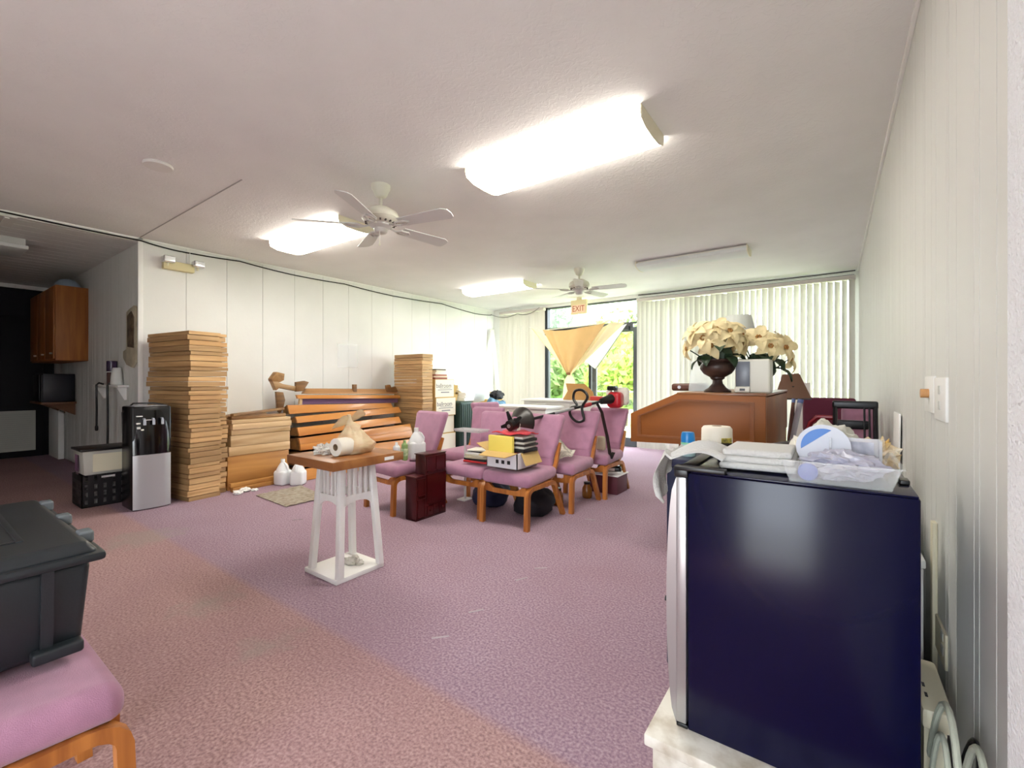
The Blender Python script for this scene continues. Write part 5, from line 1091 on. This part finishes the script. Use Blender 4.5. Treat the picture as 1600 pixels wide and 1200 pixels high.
MB().prism([(a, 1.392, c) for a, c in prof] + [(-.356, .91), ][:0] + [(-.386, 1.392, .91), (-.386, 1.392, .165)], (0, .45, 0)).build('door', mat('door_silver', 'B4B3B4', .3, metal=.75), t, w=True, smooth=True)
MB().box(-.386, -.357, 1.39, 1.842, .172, .91).build('door_edge', mat('door_silver', 'B4B3B4'), t, w=True, bevel=.003)
MB().box(-.392, -.352, 1.386, 1.845, .91, .935).build('door_top_trim', M_black, t, w=True, bevel=.004)
MB().box(-.385, -.352, 1.388, 1.842, .16, .172).build('door_bottom_trim', M_black, t, w=True, bevel=.003)
MB().box(-.392, -.25, 1.384, 1.42, .931, .944).build('hinge_cover', M_black, t, w=True, bevel=.003)
MB().cyl((-.413, 1.40, .53), (-.421, 1.40, .53), .008).build('lock', M_black, t, w=True)
FT = .9315
# towel over the door corner
b = MB()
def towel(u, v):
    w_ = abs(2*u - 1)
    if v < .5:
        q = v / .5; x = -.27 - .17 * q; z = FT + .016 + .05 * math.sin(PI * (.15 + .85 * q)) * (1 - .5 * w_ ** 2)
    else:
        q = (v - .5) / .5; x = -.44 - .03 * math.sin(q * 2.2) + .012 * math.sin(u * 16) * q; z = FT + .037 * (1 - q) - .0 - q * (.085 + .05 * math.sin(u * 4.5 + .5))
    return (x + .006 * math.sin(u * 13 + v * 5), 1.45 + .20 * u * (1 - .25 * v) + .012 * math.sin(v * 7 + u * 3), z + .005 * math.sin(u * 17 + v * 9))
b.grid(towel, 18, 22, (.004, 0, .006)); tag(b.build('tea_towel', mat('towel_white', 'CDCCC8', .9, bump=.4, bscale=160), smooth=True), 'white tea towel draped over the fridge door edge', 'towel')
# folded cloth stack
b = MB(); 
for k in range(3): b.rbox((-.185, 1.60, FT + .0145 + .019 * k), (.20 - .01 * k, .26 - .012 * k, .02), .009, 3, lambda p: (p.x + .006 * math.sin(30 * p.y), p.y + .006 * math.sin(25 * p.x), p.z + .002 * math.sin(40 * p.x + 20 * p.y)))
tag(b.build('folded_cloth', mat('towel_white', 'E6E5E2'), smooth=True), 'white folded cloth lying flat on the fridge top', 'cloth')
tag(MB().blob((-.085, 1.745, FT + .028), (.035, .035, .04), .9, 3, 14, -.028, 3).build('cloth_knot', mat('towel_cream', 'E9E3D4', .9), smooth=True), 'small cream cloth knot between folded cloth and clear tray', 'cloth')
t = thing('frying_pan', 'black non-stick pan with a long handle on the fridge top', 'pan', (-.29, 1.70, FT))
MB().lathe([(.0, 0), (.055, 0), (.075, .035), (.078, .036), (.07, .03), (.05, .006), (0, .005)], (-.285, 1.755, FT), 28).build('pan_body', mat('pan_black', '121012', .2), t, w=True, smooth=True)
MB().tube([(-.22, 1.74, FT + .03), (-.16, 1.75, FT + .05), (-.05, 1.77, FT + .075)], .011, 8, flat=.6).build('handle', mat('pan_handle', '3A3430', .4), t, w=True, smooth=True)
# clear tray with plastic pieces
M_clear = mat('clear_plastic', 'EEF2F2', .1, alpha=.2)
t = thing('clear_tray', 'clear plastic tub full of white and blue plastic pieces on the fridge', 'tub', (.03, 1.53, FT))
def shell(x0, x1, y0, y1, z0, z1, fx, fy, th, m, name, par, rim=.008):
    MB().box(x0, x1, y0, y1, z0, z0 + th).build(name + '_bottom', m, par, w=True)
    for (p, q) in (((x0, y0), (x1, y0)), ((x1, y0), (x1, y1)), ((x1, y1), (x0, y1)), ((x0, y1), (x0, y0))):
        def o_(a): return (a[0] + (fx if a[0] == x1 else -fx), a[1] + (fy if a[1] == y1 else -fy))
        P, Q = o_(p), o_(q); d_ = Vector((q[1] - p[1], p[0] - q[0], 0)).normalized()
        MB().slab([(p[0], p[1], z0), (q[0], q[1], z0), (Q[0], Q[1], z1), (P[0], P[1], z1)], -d_ * th).build(name + '_wall', m, par, w=True)
        MB().slab([(P[0], P[1], z1), (Q[0], Q[1], z1), Vector((Q[0], Q[1], z1)) + d_ * rim, Vector((P[0], P[1], z1)) + d_ * rim], (0, 0, .003)).build(name + '_rim', m, par, w=True)
shell(-.095, .115, 1.412, 1.69, FT, FT + .055, .018, .014, .0025, M_clear, 'tub', t)
tag(MB().blob((.02, 1.54, FT + .036), (.085, .10, .035), .4, 4, 20, -.033, 6).build('plastic_bags', mat('lilac_plastic', 'C4C4D6', .3, alpha=.8)), 'bunch of crumpled translucent bags inside the clear tub', 'bags')
t = thing('juicer_lid', 'white round lid with blue segment standing in the clear tub', 'lid', (-.03, 1.60, FT + .01))
R_ = Matrix.Translation((-.01, 1.585, FT + .005)) @ Matrix.Rotation(math.radians(-62), 4, 'X')
def disc(r0, z0, z1, a0, a1, n=24):
    b = MB(); pts = [(r0 * math.cos(a0 + (a1-a0) * k/n), r0 * math.sin(a0 + (a1-a0) * k/n)) for k in range(n+1)]
    b.prism([Vector((x, y + .062, z0)) for x, y in pts], (0, 0, z1 - z0)); b.v = [tuple(R_ @ Vector((x, y, z))) for x, y, z in b.v]; return b
R_ = Matrix.Translation((-.025, 1.60, FT + .012)) @ Matrix.Rotation(math.radians(72), 4, 'X')
disc(.068, -.004, .004, 0, 2*PI * .999).build('disc', mat('lid_white', 'D2D6E0', .3), t, w=True)
disc(.055, .004, .007, 1.2, 3.3).build('blue_segment', mat('lid_blue', '5A88CE', .3), t, w=True)
b = MB(); b.cyl((-.055, 1.425, FT + .026), (-.055, 1.437, FT + .026), .023, .023, 24); tag(b.build('blue_disc', mat('cap_royal', '2A46B0', .3), bevel=.003), 'round royal blue cap against the front of the clear tub', 'cap')
t = thing('clear_container', 'square clear plastic container standing on edge in the tub', 'container', (.07, 1.64, FT + .004))
MB().box(-.01, .11, 1.655, 1.662, FT + .004, FT + .10).box(-.01, -.004, 1.60, 1.655, FT + .004, FT + .10).box(.104, .11, 1.60, 1.655, FT + .004, FT + .10).build('container_body', mat('frosty_plastic', 'E2E4EC', .2, alpha=.5), t, w=True)
MB().box(.01, .095, 1.652, 1.655, FT + .055, FT + .09).build('label_patch', mat('label_patch', 'C9CAD4', .5, vcol='9A9CAC', vscale=30), t, w=True)
tag(MB().blob((.115, 1.80, FT + .03), (.04, .035, .045), .9, 4, 14, -.03, 8).build('dried_flowers', mat('dried_gold', 'D8B46A', .7, vcol='F0E8D8', vscale=30)), 'small bunch of dried golden flowers at the fridge back edge', 'dried flowers')
tag(MB().rbox((.15, 1.55, FT + .006), (.02, .05, .012), .003).build('black_clip', M_black, smooth=True), 'small black clip on the fridge top beside the clear tub', 'clip')
# behind the fridge: navy cooler, white cabinet
t = thing('navy_cooler', 'navy box standing directly behind the mini fridge', 'cooler', (-.36, 2.2, 0))
MB().box(-.575, -.205, 1.92, 2.45, 0, .84).build('body', mat('cooler_navy', '101838', .4), t, w=True, bevel=.012); MB().box(-.58, -.20, 1.915, 2.455, .84, .875).build('lid', mat('cooler_navy', '101838'), t, w=True, bevel=.01)
CT = .876
t = thing('blue_cap_bottle', 'bottle with a bright blue cap behind the fridge', 'bottle', (-.50, 2.02, CT))
p = yp(1075, 700, 2.02)
MB().lathe([(0, 0), (.03, 0), (.032, .01), (.03, .05), (.027, .055)], (p.x, 2.02, CT), 24).build('bottle_body', mat('bottle_aqua', 'A9C4C4', .2), t, w=True, smooth=True)
MB().lathe([(.0285, .05), (.029, .07), (.029, .075), (.027, .095), (.024, .102), (0, .103)], (p.x, 2.02, CT), 24).build('cap', mat('cap_bright_blue', '1F7FC4', .3), t, w=True, smooth=True)
MB().lathe([(.0292, .048), (.0294, .058), (.0285, .06)], (p.x, 2.02, CT), 24).build('green_band', mat('band_green', '7CC49A', .3), t, w=True, smooth=True)
t = thing('toilet_roll', 'wrapped white toilet roll with yellow sticker behind the pan', 'roll', (-.4, 2.2, CT))
p = yp(1120, 690, 2.12)
MB().lathe([(0, 0), (.058, 0), (.064, .01), (.062, .115), (.054, .125), (.02, .126), (.02, .03), (0, .03)], (p.x, 2.12, CT), 32).build('roll_body', mat('wrap_cream', 'EDE6D4', .5, bump=.1, bscale=40), t, w=True, smooth=True)
MB().lathe([(.0198, .032), (.0198, .127), (.0176, .127), (.0176, .032)], (p.x, 2.12, CT), 24).build('core', mat('core_card', '9C8468'), t, w=True)
b = MB(); b.grid(lambda u, v: (p.x + .0655 * math.cos(-1.1 + .8 * u), 2.12 + .0655 * math.sin(-1.1 + .8 * u), CT + .03 + .05 * v), 6, 1, (.0, -.001, 0)); b.build('sticker', mat('sticker_yellow', 'E0CC50', .5, vcol='5A5430', vscale=60), t, w=True)
t = thing('white_cabinet', 'low white cabinet between the fridge and the panelled wall', 'cabinet', (.05, 2.4, 0))
MB().box(-.15, .235, 1.93, 2.95, 0, .60).build('body', mat('cabinet_white', 'DADCDC', .45), t, w=True, bevel=.004); MB().box(-.155, .24, 1.925, 2.955, .60, .626).build('top', mat('cabinet_white', 'DADCDC'), t, w=True, bevel=.004)
for k in range(2): q = MB().box(-.165, -.155, 1.95 + k * .5, 2.43 + k * .5, .03, .58).build('door', mat('cabinet_white', 'DADCDC'), t, w=True, bevel=.002); MB().cyl((-.165, 2.38 + k * .14, .4), (-.18, 2.38 + k * .14, .4), .01).build('knob', M_steel, q, w=True)
tag(MB().blob((-.02, 2.52, .80), (.155, .22, .20), .2, 3.2, 40, -.174, 21).build('trash_bag', mat('bag_white', 'D6D5CC', .35, alpha=.95, bump=.5, bscale=30), smooth=True), 'crumpled white plastic bag heaped on the low white cabinet', 'bag')
t = thing('water_bottle', 'clear water bottle standing on the low white cabinet', 'bottle', (.2, 2.02, .626))
MB().lathe([(0, 0), (.026, 0), (.03, .01), (.028, .06), (.03, .12), (.022, .16), (.012, .18), (.012, .2)], (.195, 2.01, .626), 24).build('bottle_body', mat('pet_clear', 'E6EEEA', .08, alpha=.4), t, w=True, smooth=True)
MB().lathe([(.0305, .06), (.0305, .09)], (.195, 2.01, .626), 24).build('label_band', mat('band_leaf', 'B4D2B0', .5), t, w=True)
MB().lathe([(.014, .195), (.014, .212), (0, .213)], (.195, 2.01, .626), 16).build('cap', M_white, t, w=True)
# wall plates
t = thing('switch_plate', 'white switch plate with a wooden knob on the panelled wall', 'switch', (XR, 2.12, 1.15))
a, c = xp(1449, 588, XR), xp(1463, 651, XR)
MB().box(XR - .008, XR + .002, c.y, a.y, c.z + .01, a.z).build('plate', M_white, t, w=True, bevel=.003)
ym = (a.y + c.y)/2; MB().cyl((XR - .008, ym, 1.155), (XR - .03, ym, 1.155), .016).build('knob', mat('knob_wood', 'C8935E', .5), t, w=True, smooth=True)
t = thing('outlet_plate', 'white outlet plate next to the switch with the wooden knob', 'outlet', (XR, 1.95, 1.15))
a, c = xp(1464, 590, XR), xp(1482, 661, XR)
MB().box(XR - .007, XR + .002, c.y, a.y, c.z, a.z).build('plate', M_white, t, w=True, bevel=.003)
for dz in (-.025, .025): MB().box(XR - .009, XR - .006, (a.y + c.y)/2 - .015, (a.y + c.y)/2 + .015, 1.145 + dz - .014, 1.145 + dz + .014).build('socket', mat('socket_grey', 'C9C9C4', .5), t, w=True, bevel=.002)
t = thing('outlet_plate', 'white outlet plate low on the panelled wall beside the fridge', 'outlet', (XR, 1.94, .38))
a, c = xp(1465, 958, XR), xp(1481, 1050, XR)
MB().box(XR - .007, XR + .002, c.y, a.y, c.z, a.z).build('plate', M_cream, t, w=True, bevel=.003)
for dz in (-.022, .022): MB().box(XR - .009, XR - .006, 1.92, 1.955, .375 + dz - .013, .375 + dz + .013).build('socket', mat('socket_grey', 'C9C9C4'), t, w=True, bevel=.002)
t = thing('cord_cover', 'cream vertical cord cover running up the panelled wall', 'cord cover', (XR, 2.1, 0))
MB().box(XR - .014, XR, 2.06, 2.10, 0, .72).build('channel', M_cream, t, w=True, bevel=.003)
# power strip and cables behind the fridge
t = thing('power_strip', 'cream power strip standing behind the fridge', 'power strip', (.23, 1.55, 0))
MB().box(.185, .25, 1.56, 1.84, .30, .355).build('strip_body', M_cream, t, w=True, bevel=.012)
MB().box(.195, .24, 1.60, 1.80, 0, .30).build('riser', M_cream, t, w=True)
for k in range(2): MB().box(.2, .206, 1.62 + k * .05, 1.64 + k * .05, .355, .3565).build('slot', M_black, t, w=True)
cab = mat('cable_greygreen', 'B9BFAE', .5)
def loop_c(x, y0, y1, ztop, r, m, lab, lean):
    pts = [(x, y0 + (y1 - y0) * k/14, max(.012, .012 + (ztop) * math.sin(PI * k/14) ** .7)) for k in range(15)]
    pts = [(px + lean * pz, py, pz) for px, py, pz in pts]
    tag(MB().tube(pts, r, 8).build('power_cable', m, smooth=True), lab, 'cable')
loop_c(.20, 1.15, 1.66, .44, .007, cab, 'grey-green cable arching highest behind the fridge', .03)
loop_c(.24, 1.17, 1.53, .40, .007, cab, 'grey-green cable arching close to the panelled wall', .03)
loop_c(.20, 1.25, 1.60, .36, .006, cab, 'grey-green cable in the lowest arch behind the fridge', .02)
loop_c(.225, 1.3, 1.57, .37, .005, M_black, 'thin black cable among the grey-green ones behind the fridge', .1)
